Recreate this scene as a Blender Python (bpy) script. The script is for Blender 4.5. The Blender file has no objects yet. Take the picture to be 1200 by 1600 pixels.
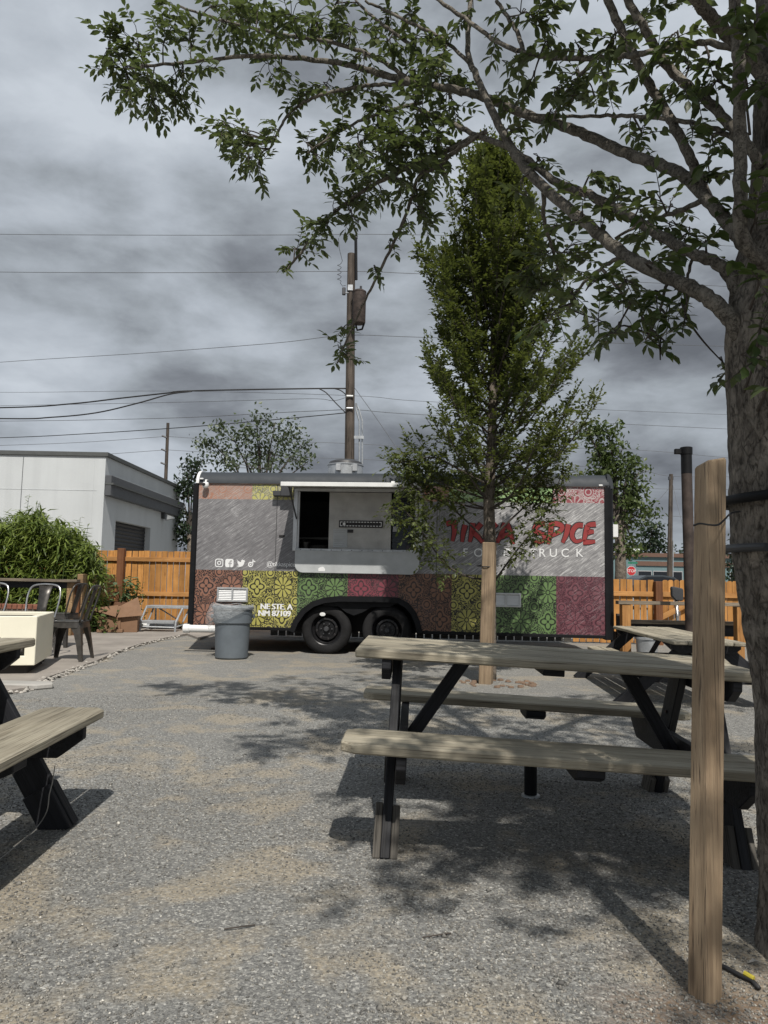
import bpy, bmesh, math, random
import numpy as np
from mathutils import Vector, Matrix, Quaternion
from mathutils.geometry import tessellate_polygon

random.seed(7)
RNG = np.random.default_rng(11)
SC = bpy.context.scene
COL = SC.collection
R = math.radians

# ------------------------------------------------------------------ camera
H_EYE = 1.03
F_PX = 1150.0
PITCH = math.atan((905.0 - 800.0) / F_PX)
ROLL = R(1.1)
r0 = Vector((1, 0, 0))
f0 = Vector((0, math.cos(PITCH), math.sin(PITCH)))
u0 = Vector((0, -math.sin(PITCH), math.cos(PITCH)))
CR = (r0 * math.cos(ROLL) + u0 * math.sin(ROLL))
CU = (u0 * math.cos(ROLL) - r0 * math.sin(ROLL))
EYE = Vector((0, 0, H_EYE))
cam = bpy.data.cameras.new('camera')
cam.sensor_fit = 'VERTICAL'
cam.sensor_height = 36.0
cam.lens = F_PX / 1600.0 * 36.0
cam.clip_start = 0.05
cam.clip_end = 3000
cam_ob = bpy.data.objects.new('camera', cam)
COL.objects.link(cam_ob)
m = Matrix.Identity(4)
for i in range(3):
    m[i][0] = CR[i]; m[i][1] = CU[i]; m[i][2] = -f0[i]; m[i][3] = EYE[i]
cam_ob.matrix_world = m
SC.camera = cam_ob
SC.render.resolution_x = 768
SC.render.resolution_y = 1024

SC.view_settings.view_transform = 'Standard'
SC.view_settings.look = 'None'
SC.view_settings.exposure = 0.30
SC.view_settings.gamma = 1.0
SC.view_settings.use_curve_mapping = False

SUN_EL = R(51.0)
SUN_DIR = Vector((0.17, -1.0, 0)).normalized() * math.cos(SUN_EL) + Vector((0, 0, math.sin(SUN_EL)))   # towards the sun


def ray(px, py):
    return (f0 * F_PX + CR * (px - 600.0) + CU * (800.0 - py))


def P(px, py, Y):
    d = ray(px, py)
    return EYE + d * (Y / d.y)


def G(px, py, z=0.0):
    d = ray(px, py)
    return EYE + d * ((z - H_EYE) / d.z)


# ------------------------------------------------------------------ node helper
class NT:
    def __init__(s, tree):
        s.t = tree

    def n(s, typ, ins=None, **kw):
        nd = s.t.nodes.new(typ)
        for k, v in kw.items():
            setattr(nd, k, v)
        for k, v in (ins or {}).items():
            s.set(nd.inputs[k], v)
        return nd

    def set(s, sock, v):
        if isinstance(v, bpy.types.NodeSocket):
            s.t.links.new(v, sock)
        elif isinstance(v, (tuple, list)) and sock.type == 'RGBA' and len(v) == 3:
            sock.default_value = (*v, 1.0)
        else:
            sock.default_value = v

    def math(s, op, a, b=None, c=None, clamp=False):
        nd = s.n('ShaderNodeMath', operation=op, use_clamp=clamp)
        for i, v in enumerate((a, b, c)):
            if v is not None:
                s.set(nd.inputs[i], v)
        return nd.outputs[0]

    def mix(s, fac, a, b, mode='MIX'):
        nd = s.n('ShaderNodeMix', data_type='RGBA', blend_type=mode)
        s.set(nd.inputs['Factor'], fac)
        s.set(nd.inputs[6], a)
        s.set(nd.inputs[7], b)
        return nd.outputs[2]

    def ramp(s, fac, stops, interp='LINEAR'):
        nd = s.n('ShaderNodeValToRGB')
        cr = nd.color_ramp
        cr.interpolation = interp
        while len(cr.elements) < len(stops):
            cr.elements.new(0.5)
        for e, (p, c) in zip(cr.elements, stops):
            e.position = p
            e.color = (*c, 1.0) if isinstance(c, (tuple, list)) else (c, c, c, 1.0)
        s.set(nd.inputs[0], fac)
        return nd.outputs[0]

    def noise(s, vec, scale, detail=4.0, rough=0.55, dist=0.0):
        nd = s.n('ShaderNodeTexNoise', {'Scale': scale, 'Detail': detail, 'Roughness': rough, 'Distortion': dist})
        if vec is not None:
            s.set(nd.inputs['Vector'], vec)
        return nd.outputs[0]

    def voro(s, vec, scale, feature='F1', rnd=1.0):
        nd = s.n('ShaderNodeTexVoronoi', {'Scale': scale, 'Randomness': rnd}, feature=feature)
        s.set(nd.inputs['Vector'], vec)
        return nd

    def mapping(s, vec, loc=(0, 0, 0), rot=(0, 0, 0), scale=(1, 1, 1)):
        return s.n('ShaderNodeMapping', {'Vector': vec, 'Location': loc, 'Rotation': rot, 'Scale': scale}).outputs[0]

    def coord(s, which='Object'):
        return s.n('ShaderNodeTexCoord').outputs[which]

    def sep(s, vec):
        return s.n('ShaderNodeSeparateXYZ', {'Vector': vec}).outputs

    def comb(s, x, y, z):
        return s.n('ShaderNodeCombineXYZ', {'X': x, 'Y': y, 'Z': z}).outputs[0]

    def bump(s, height, strength=0.5, dist=0.01):
        return s.n('ShaderNodeBump', {'Height': height, 'Strength': strength, 'Distance': dist}).outputs[0]

    def vadd(s, a, b):
        nd = s.n('ShaderNodeVectorMath', operation='ADD')
        s.set(nd.inputs[0], a); s.set(nd.inputs[1], b)
        return nd.outputs[0]

    def objrand(s, k=20.0):
        o = s.n('ShaderNodeObjectInfo').outputs['Random']
        return s.comb(s.math('MULTIPLY', o, k), s.math('MULTIPLY', o, k * 1.7), s.math('MULTIPLY', o, k * 0.6))


def new_mat(name):
    mt = bpy.data.materials.new(name)
    mt.use_nodes = True
    nt = NT(mt.node_tree)
    b = mt.node_tree.nodes['Principled BSDF']
    return mt, nt, b


def simple(name, col, rough=0.6, metal=0.0, var=0.15, scale=6.0, bump=0.0, bscale=60.0, spec=None):
    mt, nt, b = new_mat(name)
    v = nt.vadd(nt.coord('Object'), nt.objrand(9.0))
    n1 = nt.noise(v, scale, 6.0, 0.6)
    lo = tuple(c * (1 - var) for c in col)
    hi = tuple(min(1, c * (1 + var)) for c in col)
    nt.set(b.inputs['Base Color'], nt.ramp(n1, [(0.3, lo), (0.7, hi)]))
    b.inputs['Metallic'].default_value = metal
    rr = nt.math('MULTIPLY_ADD', nt.noise(v, scale * 3, 3.0), 0.3, rough - 0.15, clamp=True)
    nt.set(b.inputs['Roughness'], rr)
    if spec is not None:
        b.inputs['Specular IOR Level'].default_value = spec
    if bump:
        nt.set(b.inputs['Normal'], nt.bump(nt.noise(v, bscale, 4.0, 0.6), bump, 0.01))
    return mt


# ------------------------------------------------------------------ world + sun
world = bpy.data.worlds.new('World')
SC.world = world
world.use_nodes = True
wt = NT(world.node_tree)
bg = world.node_tree.nodes['Background']
sky = wt.n('ShaderNodeTexSky', sky_type='NISHITA', sun_disc=False)
sky.sun_elevation = SUN_EL
sky.sun_rotation = math.atan2(SUN_DIR.x, SUN_DIR.y)
sky.air_density = 1.2
sky.dust_density = 1.5
g = wt.coord('Generated')
sx, sy, sz = wt.sep(g)
zs = wt.math('POWER', wt.math('MAXIMUM', sz, 0.0), 0.8)
pv = wt.comb(sx, sy, wt.math('MULTIPLY', zs, 1.85))
big = wt.noise(wt.vadd(pv, (5.5, 3.3, 9.1)), 1.7, 3.0, 0.5, 0.2)
mid = wt.noise(wt.vadd(wt.mapping(pv, scale=(1, 1, 1.25)), (6.6, 12.1, 5.5)), 4.2, 9.0, 0.53, 0.2)
fine = wt.noise(pv, 15.0, 6.0, 0.6, 0.4)
cl = wt.math('ADD', wt.math('MULTIPLY', big, 0.40), wt.math('ADD', wt.math('MULTIPLY', mid, 0.51), wt.math('MULTIPLY', fine, 0.09)))
ccol = wt.ramp(cl, [(0.365, (0.115, 0.126, 0.145)), (0.43, (0.185, 0.202, 0.228)), (0.485, (0.275, 0.303, 0.335)), (0.54, (0.36, 0.395, 0.44)), (0.63, (0.47, 0.51, 0.56))])
skyc = wt.mix(1.0, sky.outputs[0], (0.10, 0.10, 0.10), 'MULTIPLY')
gap = wt.ramp(mid, [(0.70, 0.0), (0.8, 0.6)])
wcol = wt.mix(gap, ccol, skyc)
# the sky carries its own strength: clouds at their radiance, the clear-sky gaps at 0.1
wt.set(bg.inputs['Color'], wcol)
bg.inputs['Strength'].default_value = 1.0

sun = bpy.data.lights.new('sun', 'SUN')
sun.energy = 3.7
sun.angle = R(0.6)
sun.color = (1.0, 0.945, 0.86)
sun_ob = bpy.data.objects.new('sun', sun)
COL.objects.link(sun_ob)
sun_ob.rotation_euler = SUN_DIR.to_track_quat('Z', 'Y').to_euler()
sun_ob.location = (2, -6, 12)


# ------------------------------------------------------------------ mesh helper
class MB:
    def __init__(s):
        s.v = []
        s.f = []

    def add(s, verts, faces):
        o = len(s.v)
        s.v += [tuple(p) for p in verts]
        s.f += [tuple(i + o for i in q) for q in faces]
        return s

    def box(s, c, size, M=None):
        cx, cy, cz = c
        a, b, d = size[0] / 2, size[1] / 2, size[2] / 2
        vs = [Vector((x, y, z)) for x in (-a, a) for y in (-b, b) for z in (-d, d)]
        if M is not None:
            vs = [M @ q for q in vs]
        vs = [(q.x + cx, q.y + cy, q.z + cz) for q in vs]
        return s.add(vs, [(0, 1, 3, 2), (4, 6, 7, 5), (0, 4, 5, 1), (2, 3, 7, 6), (0, 2, 6, 4), (1, 5, 7, 3)])

    def tube(s, pts, radii, n=8, caps=True):
        pts = [Vector(p) for p in pts]
        if not hasattr(radii, '__len__'):
            radii = [radii] * len(pts)
        rings = []
        t = (pts[1] - pts[0]).normalized()
        ref = Vector((0, 0, 1)) if abs(t.z) < 0.9 else Vector((1, 0, 0))
        nrm = t.cross(ref).normalized()
        vs = []
        for i, p in enumerate(pts):
            if i == 0:
                t = pts[1] - pts[0]
            elif i == len(pts) - 1:
                t = pts[-1] - pts[-2]
            else:
                t = (pts[i + 1] - pts[i - 1])
            t = t.normalized()
            nrm = (nrm - t * nrm.dot(t))
            if nrm.length < 1e-6:
                nrm = t.orthogonal()
            nrm.normalize()
            bn = t.cross(nrm)
            for k in range(n):
                a = 2 * math.pi * k / n
                vs.append(p + (nrm * math.cos(a) + bn * math.sin(a)) * radii[i])
        fs = []
        for i in range(len(pts) - 1):
            for k in range(n):
                k2 = (k + 1) % n
                fs.append((i * n + k, i * n + k2, (i + 1) * n + k2, (i + 1) * n + k))
        if caps:
            fs.append(tuple(range(n - 1, -1, -1)))
            fs.append(tuple((len(pts) - 1) * n + k for k in range(n)))
        return s.add(vs, fs)

    def lathe(s, prof, n=24, M=None, closed=False):
        vs = []
        for (r, z) in prof:
            for k in range(n):
                a = 2 * math.pi * k / n
                q = Vector((r * math.cos(a), r * math.sin(a), z))
                vs.append(M @ q if M is not None else q)
        fs = []
        m_ = len(prof)
        for i in range(m_ if closed else m_ - 1):
            j = (i + 1) % m_
            for k in range(n):
                k2 = (k + 1) % n
                fs.append((i * n + k, i * n + k2, j * n + k2, j * n + k))
        if not closed:
            if prof[0][0] > 1e-6:
                fs.append(tuple(range(n - 1, -1, -1)))
            if prof[-1][0] > 1e-6:
                fs.append(tuple((m_ - 1) * n + k for k in range(n)))
        return s.add(vs, fs)

    def prism(s, poly, fn, d0, d1):
        """poly: 2D outline; fn(a,b,d) -> 3D"""
        n = len(poly)
        vs = [fn(a, b, d0) for a, b in poly] + [fn(a, b, d1) for a, b in poly]
        fs = [tuple(range(n)), tuple(range(2 * n - 1, n - 1, -1))]
        for i in range(n):
            j = (i + 1) % n
            fs.append((i, i + n, j + n, j))
        return s.add(vs, fs)

    def plate(s, outer, holes, fn, d0, d1):
        loops = [outer] + list(holes)
        flat = [p for l in loops for p in l]
        tri = tessellate_polygon([[Vector((a, b, 0)) for a, b in l] for l in loops])
        n = len(flat)
        vs = [fn(a, b, d0) for a, b in flat] + [fn(a, b, d1) for a, b in flat]
        fs = [tuple(t) for t in tri] + [tuple(i + n for i in reversed(t)) for t in tri]
        o = 0
        for l in loops:
            k = len(l)
            for i in range(k):
                j = (i + 1) % k
                fs.append((o + i, o + i + n, o + j + n, o + j))
            o += k
        return s.add(vs, fs)

    def ribbon(s, path, widths, fn, d0, d1):
        """stroke of a 2D polyline with widths, extruded d0..d1"""
        pts = [Vector((a, b)) for a, b in path]
        if not hasattr(widths, '__len__'):
            widths = [widths] * len(pts)
        L, Rr = [], []
        for i, p in enumerate(pts):
            if i == 0:
                t = pts[1] - pts[0]
            elif i == len(pts) - 1:
                t = pts[-1] - pts[-2]
            else:
                t = (pts[i + 1] - p).normalized() + (p - pts[i - 1]).normalized()
            t.normalize()
            nn = Vector((-t.y, t.x)) * widths[i] / 2
            L.append(p + nn)
            Rr.append(p - nn)
        for i in range(len(pts) - 1):
            s.prism([tuple(L[i]), tuple(L[i + 1]), tuple(Rr[i + 1]), tuple(Rr[i])], fn, d0, d1)
        return s

    def mesh(s, name, bevel=0.0, smooth=False):
        me = bpy.data.meshes.new(name)
        me.from_pydata(s.v, [], s.f)
        bm = bmesh.new()
        bm.from_mesh(me)
        bmesh.ops.recalc_face_normals(bm, faces=bm.faces)
        if bevel:
            ed = [e for e in bm.edges if len(e.link_faces) == 2 and e.calc_face_angle(0) > 0.5]
            bmesh.ops.bevel(bm, geom=ed, offset=bevel, segments=1, profile=0.5, affect='EDGES', clamp_overlap=True)
        bm.to_mesh(me)
        bm.free()
        if smooth:
            for p in me.polygons:
                p.use_smooth = True
        return me


def obj(name, mb, mat, parent=None, smooth=False, bevel=0.0, label=None, kind=None, loc=None, M=None, auto=None):
    me = mb.mesh(name, bevel, smooth) if isinstance(mb, MB) else mb
    o = bpy.data.objects.new(name, me)
    COL.objects.link(o)
    if mat is not None and len(me.materials) == 0:
        me.materials.append(mat)
    if auto is not None:
        me.shade_auto(auto) if hasattr(me, 'shade_auto') else smooth_by_angle(me, auto)
    if parent is not None:
        o.parent = parent
    if loc is not None:
        o.location = loc
    if M is not None:
        o.matrix_local = M
    if label:
        o['label'] = label
    if kind:
        o['kind'] = kind
    return o


def smooth_by_angle(me, ang):
    bm = bmesh.new(); bm.from_mesh(me)
    for fc in bm.faces:
        fc.smooth = True
    for e in bm.edges:
        if len(e.link_faces) == 2 and e.calc_face_angle(0) > ang:
            e.smooth = False
    bm.to_mesh(me); bm.free()


def tag(o, label, cat, group=None):
    o['label'] = label
    o['category'] = cat
    if group:
        o['group'] = group
    return o


def thing(name, label, cat, loc=(0, 0, 0), rz=0.0, group=None):
    o = bpy.data.objects.new(name, None)
    COL.objects.link(o)
    o.location = loc
    o.rotation_euler = (0, 0, rz)
    o.empty_display_size = 0.1
    return tag(o, label, cat, group)


def beam(name, p0, p1, w, h, mat, parent=None, up=(0, 0, 1), bevel=0.003, label=None):
    """board with its length on local X, w on local Y, h on local Z"""
    p0 = Vector(p0); p1 = Vector(p1)
    x = (p1 - p0); L = x.length; x.normalize()
    u = Vector(up)
    y = u.cross(x).normalized()
    z = x.cross(y)
    M = Matrix(((x.x, y.x, z.x, 0), (x.y, y.y, z.y, 0), (x.z, y.z, z.z, 0), (0, 0, 0, 1)))
    M.translation = (p0 + p1) / 2
    return obj(name, MB().box((0, 0, 0), (L, w, h)), mat, parent, bevel=bevel, M=M, label=label)


def catmull(pts, per=6):
    """pts: list of tuples of any dimension"""
    a = np.array(pts, float)
    if len(a) < 3:
        t = np.linspace(0, 1, per + 1)[:, None]
        return a[0] * (1 - t) + a[-1] * t
    p = np.vstack([2 * a[0] - a[1], a, 2 * a[-1] - a[-2]])
    out = []
    for i in range(1, len(p) - 2):
        for k in range(per):
            t = k / per
            out.append(0.5 * ((2 * p[i]) + (-p[i - 1] + p[i + 1]) * t + (2 * p[i - 1] - 5 * p[i] + 4 * p[i + 1] - p[i + 2]) * t * t
                              + (-p[i - 1] + 3 * p[i] - 3 * p[i + 1] + p[i + 2]) * t ** 3))
    out.append(a[-1])
    return np.array(out)


def text_mb(body, size, fn, d, spacing=1.0, align='LEFT', shear=0.0):
    cu = bpy.data.curves.new('lettering', 'FONT')
    cu.body = body
    cu.size = size
    cu.space_character = spacing
    cu.align_x = align
    cu.shear = shear
    o = bpy.data.objects.new('lettering', cu)
    COL.objects.link(o)
    bpy.context.view_layer.update()
    me = o.to_mesh()
    vs = [fn(v.co.x, v.co.y, d) for v in me.vertices]
    fs = [tuple(p.vertices) for p in me.polygons]
    o.to_mesh_clear()
    bpy.data.objects.remove(o)
    bpy.data.curves.remove(cu)
    return MB().add(vs, fs)


# ------------------------------------------------------------------ materials
def wood_mat(name, lo, hi, dark, gs=1.0, bump=0.5, rough=0.75, spots=0.0, axis='X', crack=0.42, fine=1.0):
    mt, nt, b = new_mat(name)
    v = nt.vadd(nt.coord('Object'), nt.objrand(31.0))
    sc = (1.6 * gs, 26 * gs * fine, 26 * gs * fine) if axis == 'X' else (26 * gs * fine, 26 * gs * fine, 1.6 * gs)
    mv = nt.mapping(v, scale=sc)
    n1 = nt.noise(mv, 1.0, 5.0, 0.6, 0.25)
    sc2 = (3.5 * gs, 110 * gs * fine, 110 * gs * fine) if axis == 'X' else (110 * gs * fine, 110 * gs * fine, 3.5 * gs)
    n2 = nt.noise(nt.mapping(v, scale=sc2), 1.0, 3.0, 0.6, 0.2)
    n3 = nt.noise(v, 2.2, 4.0, 0.6)
    col = nt.ramp(n1, [(0.3, lo), (0.7, hi)])
    col = nt.mix(nt.ramp(n2, [(crack - 0.08, 1.0), (crack + 0.06, 0.0)]), col, dark)
    tone = nt.ramp(n3, [(0.3, 0.72), (0.7, 1.2)])
    rnd = nt.n('ShaderNodeObjectInfo').outputs['Random']
    tone2 = nt.ramp(rnd, [(0.0, 0.78), (1.0, 1.12)])
    col = nt.mix(1.0, col, tone, 'MULTIPLY')
    col = nt.mix(1.0, col, tone2, 'MULTIPLY')
    if spots:
        kn = nt.voro(nt.mapping(v, scale=(2.2, 9, 9) if axis == 'X' else (9, 9, 2.2)), 1.0).outputs['Distance']
        col = nt.mix(nt.ramp(kn, [(0.05, spots), (0.13, 0.0)]), col, dark)
    nt.set(b.inputs['Base Color'], col)
    b.inputs['Roughness'].default_value = rough
    b.inputs['Specular IOR Level'].default_value = 0.3
    hgt = nt.math('ADD', nt.math('MULTIPLY', n2, 0.7), nt.math('MULTIPLY', n1, 0.5))
    nt.set(b.inputs['Normal'], nt.bump(hgt, bump, 0.006))
    return mt


M_wood_grey = wood_mat('weathered_wood', (0.29, 0.258, 0.195), (0.43, 0.395, 0.312), (0.12, 0.10, 0.075), bump=0.9, spots=0.6, fine=1.5, crack=0.39)
M_wood_black = wood_mat('black_stained_wood', (0.010, 0.011, 0.014), (0.024, 0.025, 0.03), (0.006, 0.006, 0.007), bump=0.5, rough=0.6)
M_wood_bare = wood_mat('bare_dark_wood', (0.06, 0.056, 0.05), (0.15, 0.138, 0.12), (0.02, 0.018, 0.015), bump=0.6)  # bare table feet; also the shade tone of the fence behind the trailer
M_fence = wood_mat('cedar_fence', (0.36, 0.165, 0.045), (0.55, 0.275, 0.085), (0.17, 0.07, 0.02), gs=0.7, bump=0.25, spots=0.85, axis='Z', crack=0.34)
M_fence_rail = wood_mat('cedar_rail', (0.36, 0.17, 0.055), (0.54, 0.28, 0.10), (0.17, 0.07, 0.02), gs=0.7, bump=0.25, spots=0.5, crack=0.34)
M_fence_old = wood_mat('old_fence_wood', (0.21, 0.135, 0.07), (0.35, 0.235, 0.13), (0.08, 0.05, 0.03), gs=0.7, bump=0.35, axis='Z')
M_post_brown = wood_mat('brown_post_wood', (0.11, 0.045, 0.02), (0.17, 0.075, 0.035), (0.05, 0.02, 0.01), gs=0.7, bump=0.25, axis='X', crack=0.36)
M_post = wood_mat('pine_post_wood', (0.235, 0.168, 0.108), (0.37, 0.28, 0.188), (0.10, 0.072, 0.05), gs=1.0, bump=0.7, spots=0.7, axis='X', crack=0.385, fine=2.0)
M_rail_grey = wood_mat('grey_rail_wood', (0.13, 0.105, 0.08), (0.25, 0.21, 0.16), (0.06, 0.05, 0.04), bump=0.4)
M_utility = wood_mat('utility_pole_wood', (0.05, 0.04, 0.033), (0.105, 0.085, 0.07), (0.02, 0.016, 0.013), gs=0.35, bump=0.5, axis='Z')

M_black = simple('black_paint', (0.007, 0.0075, 0.009), 0.55, var=0.3, bump=0.05, spec=0.2)
M_roof = simple('charcoal_trim', (0.026, 0.032, 0.040), 0.65, var=0.15, scale=2.0)
M_silver = simple('brushed_aluminium', (0.55, 0.56, 0.57), 0.42, 0.75, var=0.12, scale=8)
M_flap = simple('pale_grey_panel', (0.42, 0.44, 0.45), 0.5, 0.1, var=0.12, scale=5)
M_steel = simple('stainless_panel', (0.40, 0.39, 0.37), 0.45, 0.55, var=0.18, scale=4)
M_white = simple('white_plastic', (0.72, 0.73, 0.73), 0.45, var=0.06)
M_print_white = simple('white_vinyl', (0.74, 0.75, 0.76), 0.5, var=0.05)
M_print_black = simple('black_vinyl', (0.015, 0.013, 0.014), 0.5, var=0.1)
M_print_red = simple('red_vinyl', (0.25, 0.03, 0.03), 0.5, var=0.15)
M_print_grey = simple('grey_vinyl', (0.35, 0.35, 0.36), 0.5, var=0.05)
M_tyre = simple('tyre_rubber', (0.014, 0.014, 0.015), 0.8, var=0.4, scale=9, bump=0.3, spec=0.25)
M_rim = simple('black_steel_rim', (0.018, 0.018, 0.02), 0.35, 0.4, var=0.4)
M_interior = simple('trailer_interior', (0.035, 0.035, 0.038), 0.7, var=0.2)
M_dgrey = simple('dark_grey_plastic', (0.045, 0.047, 0.052), 0.5, var=0.15)
M_red = simple('red_box', (0.55, 0.04, 0.04), 0.5)
M_galv = simple('galvanised_steel', (0.42, 0.44, 0.46), 0.45, 0.6, var=0.22, scale=10, bump=0.05)
M_conc = simple('concrete', (0.27, 0.245, 0.22), 0.9, var=0.22, scale=2.2, bump=0.35, bscale=55)
M_conc_l = simple('pale_concrete', (0.34, 0.33, 0.31), 0.9, var=0.12, scale=4, bump=0.3, bscale=60)
M_cream = simple('cream_paint', (0.76, 0.73, 0.60), 0.55, var=0.05, scale=3, bump=0.06, bscale=25)
M_gun = simple('gunmetal', (0.085, 0.08, 0.075), 0.4, 0.7, var=0.3, scale=12)
M_chrome = simple('polished_steel', (0.5, 0.5, 0.5), 0.25, 0.9, var=0.15)
M_card = simple('cardboard', (0.20, 0.115, 0.068), 0.85, var=0.15, scale=5)
M_can = simple('grey_bin_plastic', (0.115, 0.135, 0.155), 0.55, var=0.12, scale=6, bump=0.08)
M_rust = simple('rusty_steel', (0.050, 0.037, 0.032), 0.75, 0.2, var=0.55, scale=7, bump=0.15)
M_wire = simple('black_cable', (0.02, 0.02, 0.022), 0.6)
M_wire_grey = simple('grey_cable', (0.10, 0.105, 0.115), 0.5)
M_brickm = simple('red_brick', (0.19, 0.075, 0.045), 0.9, var=0.35, scale=9, bump=0.3)
M_mortar = simple('mortar', (0.16, 0.14, 0.12), 0.95, var=0.15)
M_teal = simple('teal_stucco', (0.13, 0.20, 0.215), 0.85, var=0.08)
M_brownband = simple('brown_band', (0.13, 0.075, 0.055), 0.85, var=0.1)
M_glassd = simple('dark_window_glass', (0.012, 0.014, 0.018), 0.12, var=0.1)
M_signred = simple('sign_red', (0.42, 0.02, 0.025), 0.5)
M_signgreen = simple('sign_green', (0.02, 0.16, 0.10), 0.5)
M_carpaint = simple('dark_car_paint', (0.04, 0.048, 0.055), 0.3, 0.3, var=0.1)
M_yellow = simple('yellow_plastic', (0.5, 0.42, 0.05), 0.5)
M_pot = simple('brown_pot', (0.16, 0.08, 0.045), 0.7)
M_dark_soil = simple('dark_soil', (0.035, 0.03, 0.027), 0.95)
M_stone = simple('pale_stone', (0.36, 0.34, 0.31), 0.9, var=0.35, scale=3)
M_dark_trim = simple('dark_roof_trim', (0.075, 0.08, 0.08), 0.6, var=0.1)
M_fascia = simple('slate_fascia', (0.075, 0.08, 0.088), 0.6, var=0.1)


def stucco(name, col):
    mt, nt, b = new_mat(name)
    v = nt.coord('Object')
    n1 = nt.noise(v, 0.5, 5.0, 0.6)
    st = nt.noise(nt.mapping(v, scale=(2.5, 2.5, 0.25)), 1.0, 4.0, 0.6)
    c = nt.ramp(n1, [(0.3, tuple(x * 0.92 for x in col)), (0.7, tuple(x * 1.05 for x in col))])
    c = nt.mix(nt.ramp(st, [(0.35, 0.16), (0.55, 0.0)]), c, tuple(x * 0.6 for x in col))
    nt.set(b.inputs['Base Color'], c)
    b.inputs['Roughness'].default_value = 0.9
    nt.set(b.inputs['Normal'], nt.bump(nt.noise(v, 40, 4.0), 0.3, 0.01))
    return mt


M_stucco = stucco('pale_stucco', (0.52, 0.545, 0.56))


def bark_mat(name, lo, hi, sc=1.0, zstretch=0.45, bump=1.0):
    mt, nt, b = new_mat(name)
    v = nt.coord('Object')
    mv = nt.mapping(v, scale=(sc, sc, sc * zstretch))
    n1 = nt.noise(mv, 22.0, 9.0, 0.72, 0.4)
    n2 = nt.noise(mv, 75.0, 6.0, 0.7, 0.6)
    blot = nt.noise(v, 6.5 * sc, 6.0, 0.7, 0.8)
    vo = nt.voro(nt.mapping(v, scale=(sc * 34, sc * 34, sc * 13)), 1.0, 'DISTANCE_TO_EDGE').outputs['Distance']
    c = nt.ramp(n1, [(0.36, lo), (0.62, hi)])
    c = nt.mix(nt.ramp(n2, [(0.38, 0.85), (0.5, 0.0)]), c, tuple(x * 0.35 for x in lo))
    c = nt.mix(nt.ramp(vo, [(0.0, 0.55), (0.07, 0.0)]), c, tuple(x * 0.4 for x in lo))
    c = nt.mix(nt.ramp(blot, [(0.52, 0.0), (0.62, 0.5)]), c, tuple(min(1, x * 1.35) for x in hi))
    nt.set(b.inputs['Base Color'], c)
    b.inputs['Roughness'].default_value = 0.85
    b.inputs['Specular IOR Level'].default_value = 0.25
    hgt = nt.math('ADD', nt.math('MULTIPLY', n1, 0.8), nt.math('ADD', nt.math('MULTIPLY', n2, 0.5), nt.math('MULTIPLY', nt.ramp(vo, [(0.0, 0.0), (0.1, 0.5)]), 0.5)))
    nt.set(b.inputs['Normal'], nt.bump(hgt, bump, 0.012))
    return mt


M_bark = bark_mat('grey_bark', (0.07, 0.06, 0.05), (0.235, 0.21, 0.18))
M_bark_branch = bark_mat('branch_bark', (0.075, 0.066, 0.056), (0.20, 0.182, 0.155), sc=1.6, zstretch=1.0, bump=0.5)
M_bark_small = bark_mat('young_bark', (0.09, 0.075, 0.06), (0.20, 0.17, 0.14), sc=1.3, bump=0.5)
M_twig = simple('twig_bark', (0.055, 0.045, 0.038), 0.8, var=0.25, scale=20)


def leaf_mat(name, dark, light, trans=(0.10, 0.16, 0.02), tw=0.22, rough=0.42, yellow=None):
    mt, nt, b = new_mat(name)
    rnd = nt.n('ShaderNodeNewGeometry').outputs['Random Per Island']
    stops = [(0.0, dark), (0.93, light)]
    if yellow:
        stops = [(0.0, dark), (0.9, light), (1.0, yellow)]
    c = nt.ramp(rnd, stops)
    c = nt.mix(nt.ramp(nt.noise(nt.coord('Object'), 2.5, 3.0), [(0.3, 0.0), (0.7, 0.45)]), c, tuple(x * 0.65 for x in dark))
    nt.set(b.inputs['Base Color'], c)
    b.inputs['Roughness'].default_value = rough
    b.inputs['Specular IOR Level'].default_value = 0.35
    tr = nt.n('ShaderNodeBsdfTranslucent', {'Color': trans}).outputs[0]
    mx = nt.n('ShaderNodeMixShader', {0: tw})
    nt.t.links.new(b.outputs[0], mx.inputs[1])
    nt.t.links.new(tr, mx.inputs[2])
    nt.t.links.new(mx.outputs[0], nt.t.nodes['Material Output'].inputs['Surface'])
    return mt


M_leaf = leaf_mat('shade_tree_leaf', (0.056, 0.073, 0.038), (0.115, 0.145, 0.066), trans=(0.14, 0.19, 0.05), tw=0.3, yellow=(0.13, 0.14, 0.035))
M_leaf_small = leaf_mat('young_tree_leaf', (0.055, 0.076, 0.026), (0.125, 0.15, 0.046), trans=(0.17, 0.21, 0.04), tw=0.3, yellow=(0.13, 0.125, 0.025))
M_leaf_far = leaf_mat('far_tree_leaf', (0.05, 0.068, 0.042), (0.11, 0.14, 0.08), tw=0.15)
M_leaf_far2 = leaf_mat('pale_far_leaf', (0.05, 0.075, 0.025), (0.11, 0.145, 0.05), tw=0.2)
M_leaf_dark = leaf_mat('dark_far_leaf', (0.016, 0.03, 0.018), (0.035, 0.055, 0.03), tw=0.1)
M_bamboo = leaf_mat('bamboo_leaf', (0.07, 0.11, 0.022), (0.23, 0.29, 0.065), trans=(0.16, 0.22, 0.03), tw=0.28)
M_weed = leaf_mat('weed_leaf', (0.045, 0.08, 0.025), (0.10, 0.15, 0.05))
M_plant = leaf_mat('potted_leaf', (0.06, 0.10, 0.045), (0.17, 0.23, 0.12))


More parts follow.
